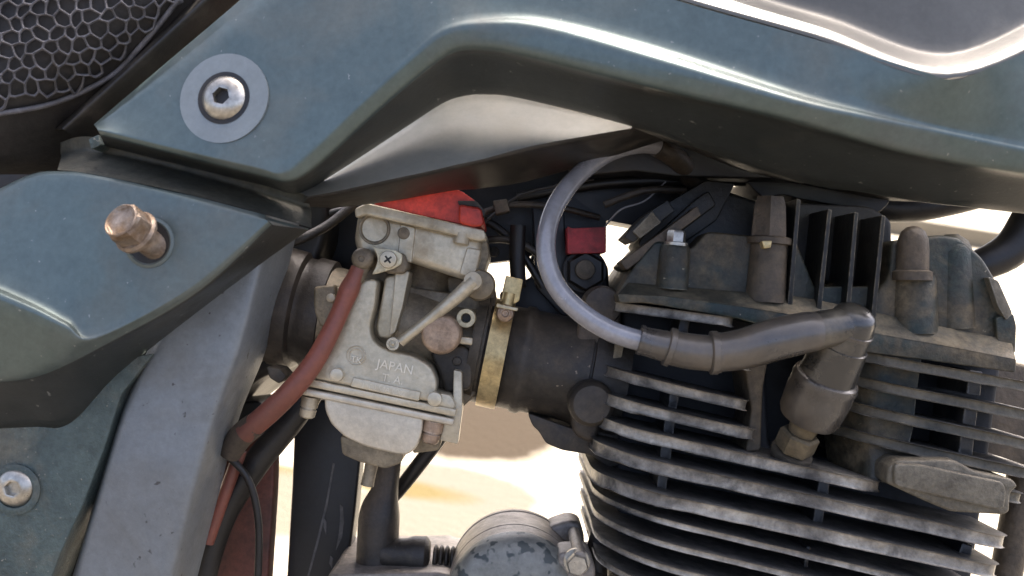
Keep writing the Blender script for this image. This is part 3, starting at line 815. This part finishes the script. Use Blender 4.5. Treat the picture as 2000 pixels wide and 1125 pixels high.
add_lathe(bm, P(912, 620, .012), TOCAM, [(0, 19 * MM), (.012, 19 * MM), (.0128, 18 * MM), (.0128, 10 * MM), (.0115, 9 * MM), (.004, 8.5 * MM)], 30)
finish('port_ring', bm, PALEBRASS, carb)
lathe('port_hole', P(912, 620, .009), TOCAM, [(0, 9 * MM), (.0035, 9 * MM)], BLACK, carb, 20)
prism('small_tab', [(888, 655), (924, 660), (922, 675), (886, 670)], .004, .02, ALU, carb, 0.001, 4)
prism('idle_housing', [(838, 688), (905, 672), (925, 690), (920, 760), (870, 770), (858, 730)], .008, .03, DARKALU, carb, 0.004, 12)
lathe('jet_stub', P(893, 705, .010), TOCAM, disc_prof(9 * MM, .004), DARKALU, carb, 18)
lathe('body_drilling', P(642, 688, .010), TOCAM, [(0, 9 * MM), (.0065, 9 * MM)], BLACK, carb, 18)
prism('mount_ear', [(612, 560), (655, 555), (660, 600), (650, 640), (625, 640), (612, 610)], .010, .03, ALU2, carb, 0.003, 8)
lathe('ear_rivet', P(648, 582, .008), TOCAM, disc_prof(9 * MM, .004), ALU, carb, 18)

# float-bowl flange, studs, bowl, drain
def strip(x0, y0, x1, y1, th):
    nx, ny = -(y1 - y0), (x1 - x0)
    l = math.hypot(nx, ny)
    nx, ny = nx / l * th, ny / l * th
    return [(x0, y0), (x1, y1), (x1 + nx, y1 + ny), (x0 + nx, y0 + ny)]
bm = bmesh.new()
add_prism(bm, strip(592, 738, 892, 800, 15), -.0075, .07, 0.001, 4)
finish('body_flange', bm, ALU, carb)
bm = bmesh.new()
add_prism(bm, strip(588, 757, 888, 819, 14), -.0078, .07, 0.0018, 5)
flange = finish('bowl_flange', bm, BOWL, carb)
for (x, y, r) in ((660, 731, 13), (850, 778, 14)):
    lathe('flange_stud', P(x, y, -.006), TOCAM, disc_prof(r * MM, .0055), ALU, carb, 24)
prism('stud_seat', [(838, 764), (880, 772), (890, 790), (886, 800), (838, 790)], -.006, .02, ALU, carb, 0.002, 5)
bw = bmesh.new()
add_prism(bw, [(633, 764), (828, 806), (824, 846), (814, 874), (796, 889), (772, 887), (712, 872), (672, 853), (646, 828), (634, 800)], -.006, .062, 0.0055, 9, 6)
finish('float_bowl', bw, BOWL, carb, 'smooth pale float bowl', sharp=70)
prism('bowl_base', [(664, 850), (790, 880), (784, 905), (752, 916), (700, 902), (668, 888)], .004, .055, ALU2, carb, 0.004, 8, 4)
tube('drain_stub', [(727, 900, .012), (722, 925, .012), (717, 948, .012)], [14, 12.5, 13.5], ALU2, carb, 18, 2)
bm = bmesh.new()
for t, r in ((0, 17), (.006, 17), (.0062, 15), (.0075, 15), (.0077, 16.5), (.0125, 15), (.0135, 11)): pass
add_lathe(bm, P(607, 775, -.001), DN, [(0, 17 * MM), (.006, 17 * MM), (.0062, 14 * MM), (.0072, 14 * MM), (.0074, 16.5 * MM), (.0115, 15 * MM), (.0125, 11 * MM)], 20)
finish('bowl_screw', bm, ALU, carb)
bm = bmesh.new()
add_lathe(bm, P(848, 822, -.001), DN, [(0, 20 * MM), (.0065, 20 * MM), (.0067, 16 * MM), (.0076, 16 * MM), (.0078, 18 * MM), (.0125, 16 * MM), (.0135, 12 * MM)], 20)
finish('bowl_screw', bm, COPPER, carb)
bk = bmesh.new()
add_prism(bk, [(886, 722), (902, 726), (903, 800), (894, 868), (858, 860), (872, 806), (884, 800)], .000, .012, 0.001, 4)
finish('cable_bracket', bk, ALU, carb)
prism('bowl_lug', [(806, 830), (870, 840), (856, 880), (806, 886)], .012, .05, ALU2, carb, 0.003, 6)
# intake-side flange rings and the air-filter boot
bm = bmesh.new()
add_lathe(bm, P(922, 672, .040), AX, [(0, 104 * MM * k4), (.006, 106 * MM * k4), (.0062, 98 * MM * k4), (.008, 98 * MM * k4)], 44)
finish('spigot_ring', bm, DARKALU, carb)
bm = bmesh.new()
pr = []
for h, r in ((-.046, 112), (-.040, 118), (-.030, 119), (-.028, 112), (-.026, 112), (-.024, 117), (-.012, 114), (-.010, 104), (-.006, 104), (-.004, 109), (.006, 107), (.008, 98), (.014, 96)):
    pr.append((h, r * MM * k4))
add_lathe(bm, P(622, 612, .045), AX, pr, 48)
boot = finish('air_boot', bm, BOOT, bike, 'ribbed brown-black rubber air boot', sharp=50)
prism('boot_clip', [(520, 716), (546, 720), (560, 736), (545, 750), (526, 738)], .0, .02, DARKALU, boot, 0.002, 5)
# hose clamp and intake rubber
bm = bmesh.new()
cl = P(968, 690, .042)
add_lathe(bm, cl, AX, [(-.0062, 103 * MM * k4), (-.0060, 107 * MM * k4), (.0060, 107 * MM * k4), (.0062, 103 * MM * k4)], 56, cap=False)
clamp = finish('hose_clamp', bm, BRASS, bike, 'brass hose clamp around the intake rubber')
bm = bmesh.new()
add_prism(bm, [(988, 538), (1022, 546), (1014, 588), (1004, 594), (978, 586)], .012, .03, 0.0012, 3)
finish('clamp_lug', bm, BRASS, clamp)
tube('clamp_screw', [(996, 572, .010), (992, 590, .010), (989, 605, .010)], 11, BRASS, clamp, 16, 1)
prism('clamp_tab', [(970, 593), (1012, 602), (1010, 608), (969, 600)], .002, .018, PALEBRASS, clamp, 0.0004, 2)
bm = bmesh.new()
add_lathe(bm, P(987, 611, .016), TOCAM, [(0, 18 * MM), (.010, 18 * MM), (.0125, 15 * MM), (.0135, 8 * MM), (.0125, 5 * MM)], 24)
finish('clamp_nut', bm, COPPER, clamp)
bm = bmesh.new()
add_lathe(bm, P(1010, 700, .046), AX, [(-.026, 100 * MM * k4), (.000, 101 * MM * k4), (.0015, 106 * MM * k4), (.006, 106 * MM * k4), (.008, 101 * MM * k4), (.030, 101 * MM * k4), (.044, 107 * MM * k4), (.0445, 103 * MM * k4), (.0455, 103 * MM * k4), (.046, 110 * MM * k4), (.062, 116 * MM * k4), (.068, 116 * MM * k4)], 56)
rubber = finish('intake_rubber', bm, RUBBER, bike, 'cracked black intake rubber between carburettor and engine', sharp=50)
prism('intake_flange', [(1152, 572), (1196, 580), (1216, 610), (1205, 700), (1196, 780), (1160, 870), (1120, 850), (1110, 780), (1128, 640)], .020, .07, BOOT, rubber, 0.005, 16, 4)
bm = bmesh.new()
add_lathe(bm, P(1148, 778, .030), TOCAM, [(0, 46 * MM), (.026, 46 * MM), (.030, 43 * MM), (.032, 36 * MM)], 32)
finish('flange_bolt_boss', bm, RUBBER, rubber)
bm = bmesh.new()
add_lathe(bm, P(1172, 596, .03), TOCAM, [(0, 40 * MM), (.016, 40 * MM), (.020, 36 * MM), (.021, 26 * MM)], 32)
finish('flange_bolt_boss', bm, BOOT, rubber)
prism('flange_gasket', [(1204, 660), (1220, 668), (1212, 712), (1186, 790), (1178, 784), (1196, 706)], .012, .05, ALU2, rubber, 0.001, 3)
prism('intake_block', [(1030, 806), (1120, 838), (1200, 800), (1230, 900), (1190, 915), (1155, 888), (1100, 880), (1066, 866), (1052, 842), (1040, 832)], .03, .08, RUBBER, rubber, 0.004, 8)

# ---- engine: cylinder with fins, head above
core = bmesh.new()
add_prism(core, [(1212, 560), (1490, 600), (1505, 880), (1640, 900), (1660, 660), (1960, 700), (1900, 1130), (1880, 1260), (1215, 1260), (1205, 900)], .028, .16, 0.004, 20)
add_prism(core, [(1470, 580), (1680, 600), (1680, 920), (1480, 900)], .075, .15, 0.002, 5)
engine = finish('engine_cylinder', core, COREM, bike, 'black air-cooled engine cylinder with worn cooling fins')

def fin(x0, y0, x1, y1, th, d0=-.020, d1=.15, rl=.03, rr=.012, par=None, bite=None, mats=None, jag=0.0004, name='cooling_fin'):
    """a cooling plate: near-left end seen at (x0,y0), near-right end at (x1,y1), th pixels thick, rounded corners in plan"""
    A, B = P(x0, y0, d0), P(x1, y1, d0)
    S = (B - A); ln = S.length; S.normalize()
    dn = Vector((S.z, 0, -S.x))
    pl = []
    def arc(cx, cy, r, a0, a1, n=8):
        for i in range(n + 1):
            a = R(a0 + (a1 - a0) * i / n)
            pl.append((cx + r * math.cos(a), cy + r * math.sin(a)))
    w = d1 - d0
    arc(rl, rl, rl, 180, 270, 9)
    nseg = 36
    for i in range(1, nseg):
        x = rl + (ln - rl - rr) * i / nseg
        pl.append((x, abs(mnoise.noise(Vector((x * 60, y0 * .37, 1.7)))) * jag * 2))
    arc(ln - rr, rr, rr, 270, 360, 6)
    pl.append((ln, w)); pl.append((0, w))
    t = th * MM * (d0 + D) / D
    bm = bmesh.new()
    top = [bm.verts.new(A + S * x + Vector((0, y, 0))) for x, y in pl]
    bot = []
    for (x, y), v in zip(pl, top):     # cast plates are never quite even
        n1 = mnoise.noise(Vector((x * 45, y * 45, y0 * .11))) + .4 * mnoise.noise(Vector((x * 120, y * 120, y0 * .2)))
        n2 = mnoise.noise(Vector((x * 35, y * 35, y0 * .13 + 9)))
        bot.append(bm.verts.new(v.co + dn * (t * (1.04 + .08 * n1))))
        v.co += dn * (t * .05 * n2)
    n = len(pl)
    ft = bm.faces.new(top); ft.material_index = 2; fb = bm.faces.new(list(reversed(bot)))
    for i in range(n):
        f = bm.faces.new((top[i], top[(i + 1) % n], bot[(i + 1) % n], bot[i]))
        if i < n - 3: f.material_index = 1
    bm.normal_update()
    es = [e for e in ft.edges] + [e for e in fb.edges]
    bmesh.ops.bevel(bm, geom=es, offset=min(.0015, t * .26), segments=3, profile=0.5, affect='EDGES', clamp_overlap=True, material=1)
    return finish(name, bm, mats or [FINPAINT, FINRIM, FINTOP], par or engine, sharp=50)

fin(1206, 590, 1440, 622, 17, -.012)
fin(1204, 655, 1475, 708, 18, -.018)
fin(1198, 722, 1468, 786, 19, -.020)
fin(1190, 775, 1482, 842, 20, -.022)
fin(1180, 824, 1740, 948, 21, -.024, rl=.035, rr=.02)
fin(1172, 876, 1978, 1052, 24, -.026, rl=.04, rr=.012)
fin(1170, 938, 1962, 1108, 24, -.026, rl=.045)
fin(1174, 985, 1940, 1166, 11, -.024, rl=.05)
fin(1176, 1030, 1940, 1212, 11, -.024, rl=.05)
fin(1178, 1076, 1940, 1258, 11, -.024, rl=.05)
fin(1180, 1122, 1940, 1304, 11, -.024, rl=.05)
for (x0, y0, x1, y1, rl) in ((1668, 684, 2040, 752, .03), (1650, 732, 2040, 808, .05), (1640, 782, 2040, 866, .055), (1635, 836, 2040, 922, .055), (1700, 900, 2010, 968, .04)):
    fin(x0, y0, x1, y1, 19, -.020, rl=rl, mats=[FINPAINT, RIMDARK, FINTOP])
prism('exhaust_port', [(1900, 690), (2080, 720), (2080, 940), (2000, 935), (1900, 915)], .05, .12, HEADBROWN, engine, 0.006, 20)
# struts between the fins
def strut(pts, d0, d1=.05, m=FINPAINT):
    return prism('fin_strut', pts, d0, d1, m, engine, 0.0015, 4)
strut([(1330, 610), (1350, 614), (1340, 672), (1320, 668)], .000)
strut([(1312, 745), (1332, 750), (1322, 800), (1304, 796)], -.004)
strut([(1300, 800), (1322, 806), (1314, 862), (1294, 857)], -.006)
strut([(1292, 862), (1314, 868), (1308, 916), (1288, 910)], -.008)
strut([(1286, 920), (1306, 925), (1300, 968), (1282, 964)], -.008)
strut([(1600, 930), (1622, 935), (1616, 985), (1594, 980)], -.010)
strut([(1592, 990), (1612, 995), (1604, 1040), (1586, 1036)], -.010)
strut([(1576, 1066), (1584, 1068), (1578, 1110), (1570, 1108)], -.012)
strut([(1894, 722), (1920, 726), (1915, 775), (1888, 770)], -.012)
strut([(1886, 782), (1912, 787), (1906, 834), (1880, 828)], -.012)
strut([(1878, 838), (1904, 843), (1900, 892), (1872, 886)], -.012)
strut([(1880, 1060), (1902, 1066), (1896, 1092), (1872, 1086)], -.010)
# plug well: left wall and swept right wall
prism('plug_well_wall', [(1452, 700), (1500, 704), (1490, 760), (1486, 880), (1456, 884), (1468, 800)], -.010, .06, HEADBROWN, engine, 0.005, 8, 4)
patch('plug_well_wall', [
    [(1628, 640, .028), (1618, 740, .028), (1612, 820, .028), (1620, 905, .028)],
    [(1662, 655, .010), (1652, 745, .010), (1648, 825, .010), (1655, 918, .008)],
    [(1720, 675, -.006), (1705, 755, -.006), (1700, 835, -.006), (1700, 935, -.012)],
    [(1800, 695, -.008), (1790, 770, -.006), (1780, 850, -.006), (1750, 950, -.014)]], HEAD, engine, 5, 5, 0.004, 'swept dusty wall of the spark plug well', sharp=80)
# flat cast boss
boss = prism('cast_boss', [(1736, 912), (1756, 898), (1864, 898), (1905, 920), (1978, 936), (1990, 950), (1974, 962), (1972, 1000), (1962, 1006), (1858, 1000), (1805, 978), (1732, 944)], -.030, .03, BOSS, engine, 0.0022, 8, 3, 'flat sand-cast boss on the right fins')
bm = bmesh.new()
add_prism(bm, [(1748, 906), (1800, 908), (1960, 942), (1966, 960), (1962, 992), (1950, 996), (1748, 950)], -.0335, -.02, 0.0012, 10)
finish('boss_face', bm, BOSS, boss)

# cylinder head
hd = bmesh.new()
add_prism(hd, [(1204, 574), (1238, 522), (1282, 470), (1350, 486), (1382, 452), (1470, 460), (1555, 470), (1600, 580), (1610, 640), (1400, 606), (1262, 592), (1208, 592)], .004, .13, 0.004, 10, 3)
add_prism(hd, [(1536, 560), (1740, 560), (1740, 680), (1600, 655)], .006, .13, 0.003, 8)
head = finish('cylinder_head', hd, HEAD, bike, 'dusty green-black cylinder head under the frame rail')
prism('rocker_cover', [(1300, 470), (1345, 402), (1378, 374), (1420, 372), (1475, 392), (1700, 402), (1742, 428), (1746, 560), (1320, 540)], .030, .14, HEADDARK, head, 0.006, 12, 3)
bm = bmesh.new()
add_prism(bm, [(1736, 545), (1742, 470), (1840, 458), (1880, 466), (1922, 505), (1958, 566), (1972, 602), (1984, 634), (1984, 724), (1850, 702), (1700, 678), (1700, 580)], .000, .13, 0.005, 14, 4)
finish('head_shoulder', bm, HEAD, head, sharp=60)
prism('head_rim', [(1206, 574), (1300, 578), (1440, 596), (1560, 616), (1700, 648), (1986, 700), (1984, 728), (1800, 702), (1660, 684), (1440, 622), (1262, 592), (1210, 592)], -.012, .10, HEAD, head, 0.003, 5, 3)
prism('shoulder_step', [(1930, 540), (1950, 548), (1978, 612), (1966, 626), (1950, 600)], -.006, .06, BOSS, head, 0.002, 5)
prism('shoulder_step', [(1945, 620), (1980, 612), (1986, 636), (1984, 690), (1950, 684)], -.004, .06, HEAD, head, 0.002, 5)
patch('head_deck', [
    [(1228, 552, .003), (1400, 566, .002), (1560, 580, .002), (1700, 608, -.001), (1850, 640, -.002), (1975, 664, -.002)],
    [(1216, 566, -.004), (1400, 580, -.005), (1560, 600, -.005), (1700, 630, -.007), (1850, 660, -.008), (1980, 685, -.008)],
    [(1206, 577, -.0122), (1400, 593, -.0122), (1560, 617, -.0122), (1700, 649, -.0122), (1850, 676, -.0122), (1984, 702, -.0122)]], HEADDUST, head, 6, 4, 0.004, 'dusty ledge along the foot of the head', sharp=80)
# bolt pillars and nuts
bm = bmesh.new()
add_lathe(bm, P(1312, 565, .004), Vector((0.08, 0, 1)), [(0, 32 * MM), (.024, 30 * MM), (.026, 27 * MM)], 28)
finish('bolt_pillar', bm, HEAD, head)
hexprof('pillar_bolt', P(1320, 478, .003), Vector((0.08, -.03, 1)), 19 * MM, .0085, STEEL, head, u=Vector((.5, 1, 0)), washer=24 * MM)
bm = bmesh.new()
add_lathe(bm, P(1494, 590, .004), Vector((0.07, 0, 1)), [(0, 40 * MM), (.034, 36 * MM), (.0345, 44 * MM), (.038, 44 * MM), (.039, 36 * MM)], 28)
finish('bolt_pillar', bm, HEADBROWN, head)
bm = bmesh.new()
add_lathe(bm, P(1500, 470, .004), Vector((0.05, 0, 1)), [(0, 38 * MM), (.006, 37 * MM), (.020, 34 * MM), (.026, 28 * MM)], 6, u=Vector((.2, 1, 0)))
finish('head_nut', bm, HEADBROWN, head, sharp=25)
prism('pillar_chip', [(1488, 470), (1508, 470), (1506, 484), (1492, 486)], -.0105, .0, BRASS, head, 0.0008, 3)
bm = bmesh.new()
add_lathe(bm, P(1782, 534, -.004), Vector((0.02, 0, 1)), [(-.004, 37 * MM), (.001, 37 * MM), (.002, 30 * MM), (.014, 30 * MM), (.020, 28 * MM), (.0245, 22 * MM), (.027, 12 * MM), (.0277, 3 * MM)], 28)
finish('acorn_nut', bm, HEADBROWN, head, 'brown domed nut on the head shoulder', sharp=45)
bm = bmesh.new()
add_lathe(bm, P(1784, 650, .004), Vector((0, 0, 1)), [(0, 46 * MM), (.032, 42 * MM), (.034, 38 * MM)], 28)
finish('bolt_pillar', bm, HEAD, head)
bm = bmesh.new()
add_lathe(bm, P(1862, 640, .010), Vector((-.02, 0, 1)), [(0, 44 * MM), (.045, 40 * MM), (.052, 30 * MM), (.056, 12 * MM)], 28)
finish('bolt_pillar', bm, HEAD, head)
# upright head fins
for (xt, yt, xb, yb) in ((1560, 388, 1543, 598), (1621, 408, 1600, 604), (1673, 414, 1656, 612), (1726, 420, 1706, 622)):
    bm = bmesh.new()
    add_prism(bm, [(xt - 4, yt), (xt + 4, yt + 2), (xb + 5, yb), (xb - 5, yb)], -.004, .05, 0.001, 2)
    finish('upright_fin', bm, [FINDARK], head)
# angled tappet cover with its plate at the left of the head
bm = bmesh.new()
add_prism(bm, [(1212, 520), (1226, 530), (1250, 514), (1400, 400), (1384, 372), (1360, 388)], .020, .07, 0.003, 6)
tp = finish('tappet_cover', bm, HEADDARK, head)
prism('cover_flange', [(1212, 512), (1224, 528), (1370, 420), (1362, 402)], .006, .03, HEADBROWN, head, 0.0015, 3)
prism('cover_tab', [(1219, 463), (1236, 474), (1318, 412), (1304, 390), (1262, 418)], .012, .05, HEADDARK, head, 0.002, 3)
prism('cover_plate', [(1236, 452), (1250, 466), (1292, 434), (1274, 412)], .008, .02, BOSS, head, 0.001, 3)
prism('tappet_base', [(1246, 476), (1300, 398), (1380, 352), (1436, 358), (1400, 430), (1300, 500), (1262, 500)], .026, .08, HEADDARK, head, 0.003, 5)
# frame pieces above the head
prism('frame_tube_clamp', [(1456, 352), (1700, 352), (1740, 392), (1720, 414), (1672, 420), (1640, 402), (1560, 388), (1530, 380), (1490, 386), (1474, 372)], .06, .12, BLACK, spine, 0.004, 8)
tube('down_tube', [(1560, 360, .10), (1700, 398, .10), (1780, 405, .10), (1880, 388, .10), (1980, 360, .10)], [30, 34, 34, 32, 30], BLACK, spine, 20)
tube('curved_pipe', [(2070, 330, .06), (2020, 420, .06), (1975, 486, .06), (1905, 522, .06), (1840, 545, .07)], [44, 42, 40, 34, 34], BLACK, bike, 20, 5, 'black pipe curving in at the right edge')
tube('front_down_tube', [(2060, 620, .09), (2010, 850, .09), (1985, 1010, .09), (1950, 1200, .09)], [34, 34, 34, 34], HEADBROWN, bike, 18, 5, 'brown front frame tube behind the fins')

# ---- spark plug lead and cap
tube('plug_lead', [(1362, 372, .072), (1344, 338, .052), (1320, 308, .036), (1288, 287, .026), (1240, 284, .014), (1180, 304, .000), (1120, 352, -.014), (1078, 418, -.026), (1066, 490, -.034), (1086, 558, -.038), (1136, 612, -.042), (1200, 650, -.045), (1272, 671, -.047)], [18, 18, 18, 18, 18, 18, 18, 18, 18, 18.5, 19, 19, 18.5], CABLE, bike, 24, 7, 'grey rubber spark plug lead looping up under the shroud')
tube('lead_sleeve', [(1282, 287, .024), (1320, 308, .036), (1344, 338, .052), (1362, 372, .072)], [20, 22, 22, 22], BOOT, spine, 18, 4)
pc = bmesh.new()
add_tube(pc, [P(1250, 664, -.046), P(1280, 672, -.047), P(1312, 679, -.048)], [25 * MM, 27 * MM, 29 * MM], 24, 3)
cap = finish('plug_cap', pc, CAP, bike, 'dusty rubber spark plug cap with angled boot')
def ring_on(x, y, d, dx, dy, r0, r1, w, name='boot_ring', m=CAP):
    c = P(x, y, d); ax = (P(x + dx, y + dy, d) - c).normalized()
    return lathe(name, c, ax, [(-w, r0 * MM), (-w * .7, r1 * MM), (w * .7, r1 * MM), (w, r0 * MM)], m, cap, 32)
ring_on(1252, 664, -.046, 10, 2.5, 21, 27, .0014)
ring_on(1308, 678, -.048, 10, 3, 30, 35, .0020)
tube('boot_sleeve', [(1306, 678, -.048), (1345, 686, -.049), (1388, 690, -.050)], [31, 32, 32], CAP, cap, 26, 3)
ring_on(1394, 689, -.050, 10, 0, 33, 39, .0024)
ring_on(1404, 689, -.050, 10, 0, 33, 36.5, .0012)
tube('boot_neck', [(1392, 690, -.050), (1450, 682, -.052), (1510, 664, -.054), (1570, 650, -.054), (1592, 648, -.053)], [34, 36, 37.5, 36.5, 35], CAP, cap, 28, 5)
tube('cap_arm', [(1560, 654, -.052), (1610, 643, -.050), (1664, 634, -.048)], [35, 34, 33], CAPDARK, cap, 28, 4)
eb = bmesh.new()
uax = (P(1612, 742, -.032) - P(1662, 634, -.046)).normalized()
ec = P(1662, 634, -.046)
add_lathe(eb, ec, uax, [(-.0105, 4 * MM), (-.0102, 22 * MM), (-.008, 34 * MM), (-.004, 40 * MM), (.002, 43 * MM), (.0125, 45 * MM), (.0128, 48 * MM), (.026, 51 * MM), (.040, 54 * MM)], 32)
finish('cap_elbow', eb, CAPDARK, cap, sharp=50)
lathe('elbow_band', ec + uax * .0035, uax, [(-.0012, 42 * MM), (-.0008, 45 * MM), (.0008, 45 * MM), (.0012, 42 * MM)], CAP, cap, 32)
c2 = P(1614, 738, -.032)
lathe('cap_collar', c2, uax, [(-.002, 53 * MM), (-.001, 59 * MM), (.002, 62 * MM), (.004, 60 * MM), (.012, 61 * MM), (.024, 58 * MM), (.027, 53 * MM), (.026, 38 * MM), (.020, 28 * MM)], CAP, cap, 36)
c3 = c2 + uax * .026
sp = bmesh.new()
add_lathe(sp, c3, uax, [(-.006, 27 * MM), (.008, 27 * MM), (.012, 24 * MM)], 28)
plug = finish('spark_plug', sp, DULLBRASS, bike, 'spark plug below the rubber cap')
lathe('plug_hexagon', c3 + uax * .011, uax, [(0, 33 * MM), (.0015, 38 * MM), (.010, 38 * MM), (.012, 35 * MM)], DULLBRASS, plug, 6)
lathe('plug_seat', c3 + uax * .024, uax, [(0, 40 * MM), (.003, 40 * MM), (.006, 34 * MM)], DARKALU, plug, 26)

# ---- below the carburettor
prism('mud_flap', [(576, 790), (640, 780), (690, 796), (704, 900), (694, 1000), (676, 1140), (660, 1260), (545, 1260), (560, 1120), (570, 950)], .095, .115, BLACKBLUE, bike, 0.004, 8, 3, 'scratched blue-black flap hanging behind the bowl')
flap = bike.children[-1]
SCUFF = mk('pale_scuff', (0.16, 0.155, 0.15), (0.08, 0.08, 0.08), 90, 0.6, 0, 0.2, 400)
for pts in ([(650, 905), (654, 906), (640, 985), (622, 1060), (604, 1125), (600, 1125), (618, 1058), (636, 984)],
            [(664, 985), (670, 990), (672, 1020), (668, 1050), (656, 1075), (662, 1040), (664, 1012)],
            [(632, 1010), (638, 1020), (637, 1045), (632, 1030)], [(645, 1085), (650, 1090), (648, 1110), (643, 1100)]):
    prism('scuff_mark', pts, .0943, .097, SCUFF, flap, 0.0, 0)
tube('breather_pipe', [(772, 840, .06), (762, 900, .06), (752, 955, .06), (742, 1000, .06), (738, 1060, .06), (732, 1240, .06)], [24, 24, 29, 43, 45, 46], BOOT, bike, 24, 6, 'brown-grey stepped pipe under the bowl')
tube('strap', [(870, 840, .07), (830, 892, .07), (780, 956, .075), (730, 1010, .08)], [16, 17, 16, 14], BLACK, bike, 12, 4)
tube('drain_hose', [(618, 750, .03), (574, 815, .03), (500, 905, .03), (440, 1000, .03), (405, 1100, .03), (380, 1220, .03)], [26, 27, 28, 27, 26, 26], BLACK, bike, 20, 6, 'black hose running down behind the red hose')
prism('shock_strut', [(440, 880), (528, 840), (536, 900), (534, 960), (524, 1120), (512, 1260), (380, 1260), (410, 1040)], .07, .084, RUSTPANEL, bike, 0.004, 10, 4, 'rust-red strut at the bottom left of the carburettor')
tube('orange_wire', [(470, 880, .02), (452, 930, .02), (430, 990, .02), (405, 1060, .02)], 13, REDHOSE, bike, 12, 4)
tube('thin_cable', [(440, 886, .012), (480, 928, .014), (500, 985, .016), (506, 1060, .018), (500, 1200, .02)], 7.5, BLACK, bike, 12, 5, 'thin black cable in front of the rust-red strut')
prism('rear_arm', [(430, 790), (505, 782), (520, 800), (500, 840), (450, 900), (400, 900)], .06, .10, BLACKBLUE, bike, 0.004, 10)

# starter motor
sm = bmesh.new()
cS = P(1004, 1114, .070)
add_lathe(sm, cS, TOCAM, [(0, 133 * MM), (.004, 138 * MM), (.010, 139 * MM), (.0105, 136.5 * MM), (.0115, 136.5 * MM), (.012, 138 * MM), (.042, 136 * MM), (.0425, 134 * MM), (.0435, 134 * MM), (.044, 136 * MM), (.066, 132 * MM)], 72)
starter = finish('starter_motor', sm, STARTER, bike, 'grey round starter motor with chipped paint')
lathe('motor_end_cap', cS + TOCAM * .060, TOCAM, [(0, 136 * MM), (.008, 133 * MM), (.014, 122 * MM), (.017, 100 * MM), (.018, 20 * MM)], CHIPPED, starter, 64)
bm = bmesh.new()
add_prism(bm, [(1070, 1030), (1092, 1022), (1112, 1016), (1134, 1022), (1142, 1048), (1140, 1110), (1110, 1130), (1080, 1090)], .045, .068, 0.004, 14)
finish('motor_ear', bm, STARTER, starter)
lathe('through_bolt', P(1120, 1040, .046), TOCAM, [(0, 13 * MM), (.058, 13 * MM)], STARTER, starter, 18)
hexprof('through_bolt_head', P(1126, 1096, -.004), TOCAM, 22 * MM, .010, STEEL, starter, washer=26 * MM)
prism('bolt_lug', [(1090, 1080), (1150, 1076), (1164, 1110), (1160, 1180), (1080, 1180)], -.004, .02, STARTER, starter, 0.004, 12)
tm = bmesh.new()
ta = Vector((1, 0, -.06))
add_lathe(tm, P(776, 1083, .055), ta, [(-.01, 30 * MM), (.006, 36 * MM), (.010, 41 * MM), (.018, 42 * MM), (.020, 36 * MM), (.021, 30 * MM)], 28)
term = finish('terminal_boot', tm, RUBBER, starter)
for i in range(5):
    lathe('terminal_thread', P(846 + i * 11, 1088 + i, .055), ta, [(0, 20 * MM), (.001, 27 * MM), (.002, 27 * MM), (.0032, 20 * MM)], DARKALU, term, 24)
prism('crankcase_edge', [(640, 1122), (860, 1118), (1000, 1160), (1180, 1130), (1200, 1280), (600, 1280)], .03, .12, STARTER, bike, 0.004, 10)
tube('chain_guide', [(1172, 1030, .05), (1166, 1070, .05), (1164, 1130, .05), (1164, 1200, .05)], [14, 22, 24, 24], RUBBER, bike, 16, 4)
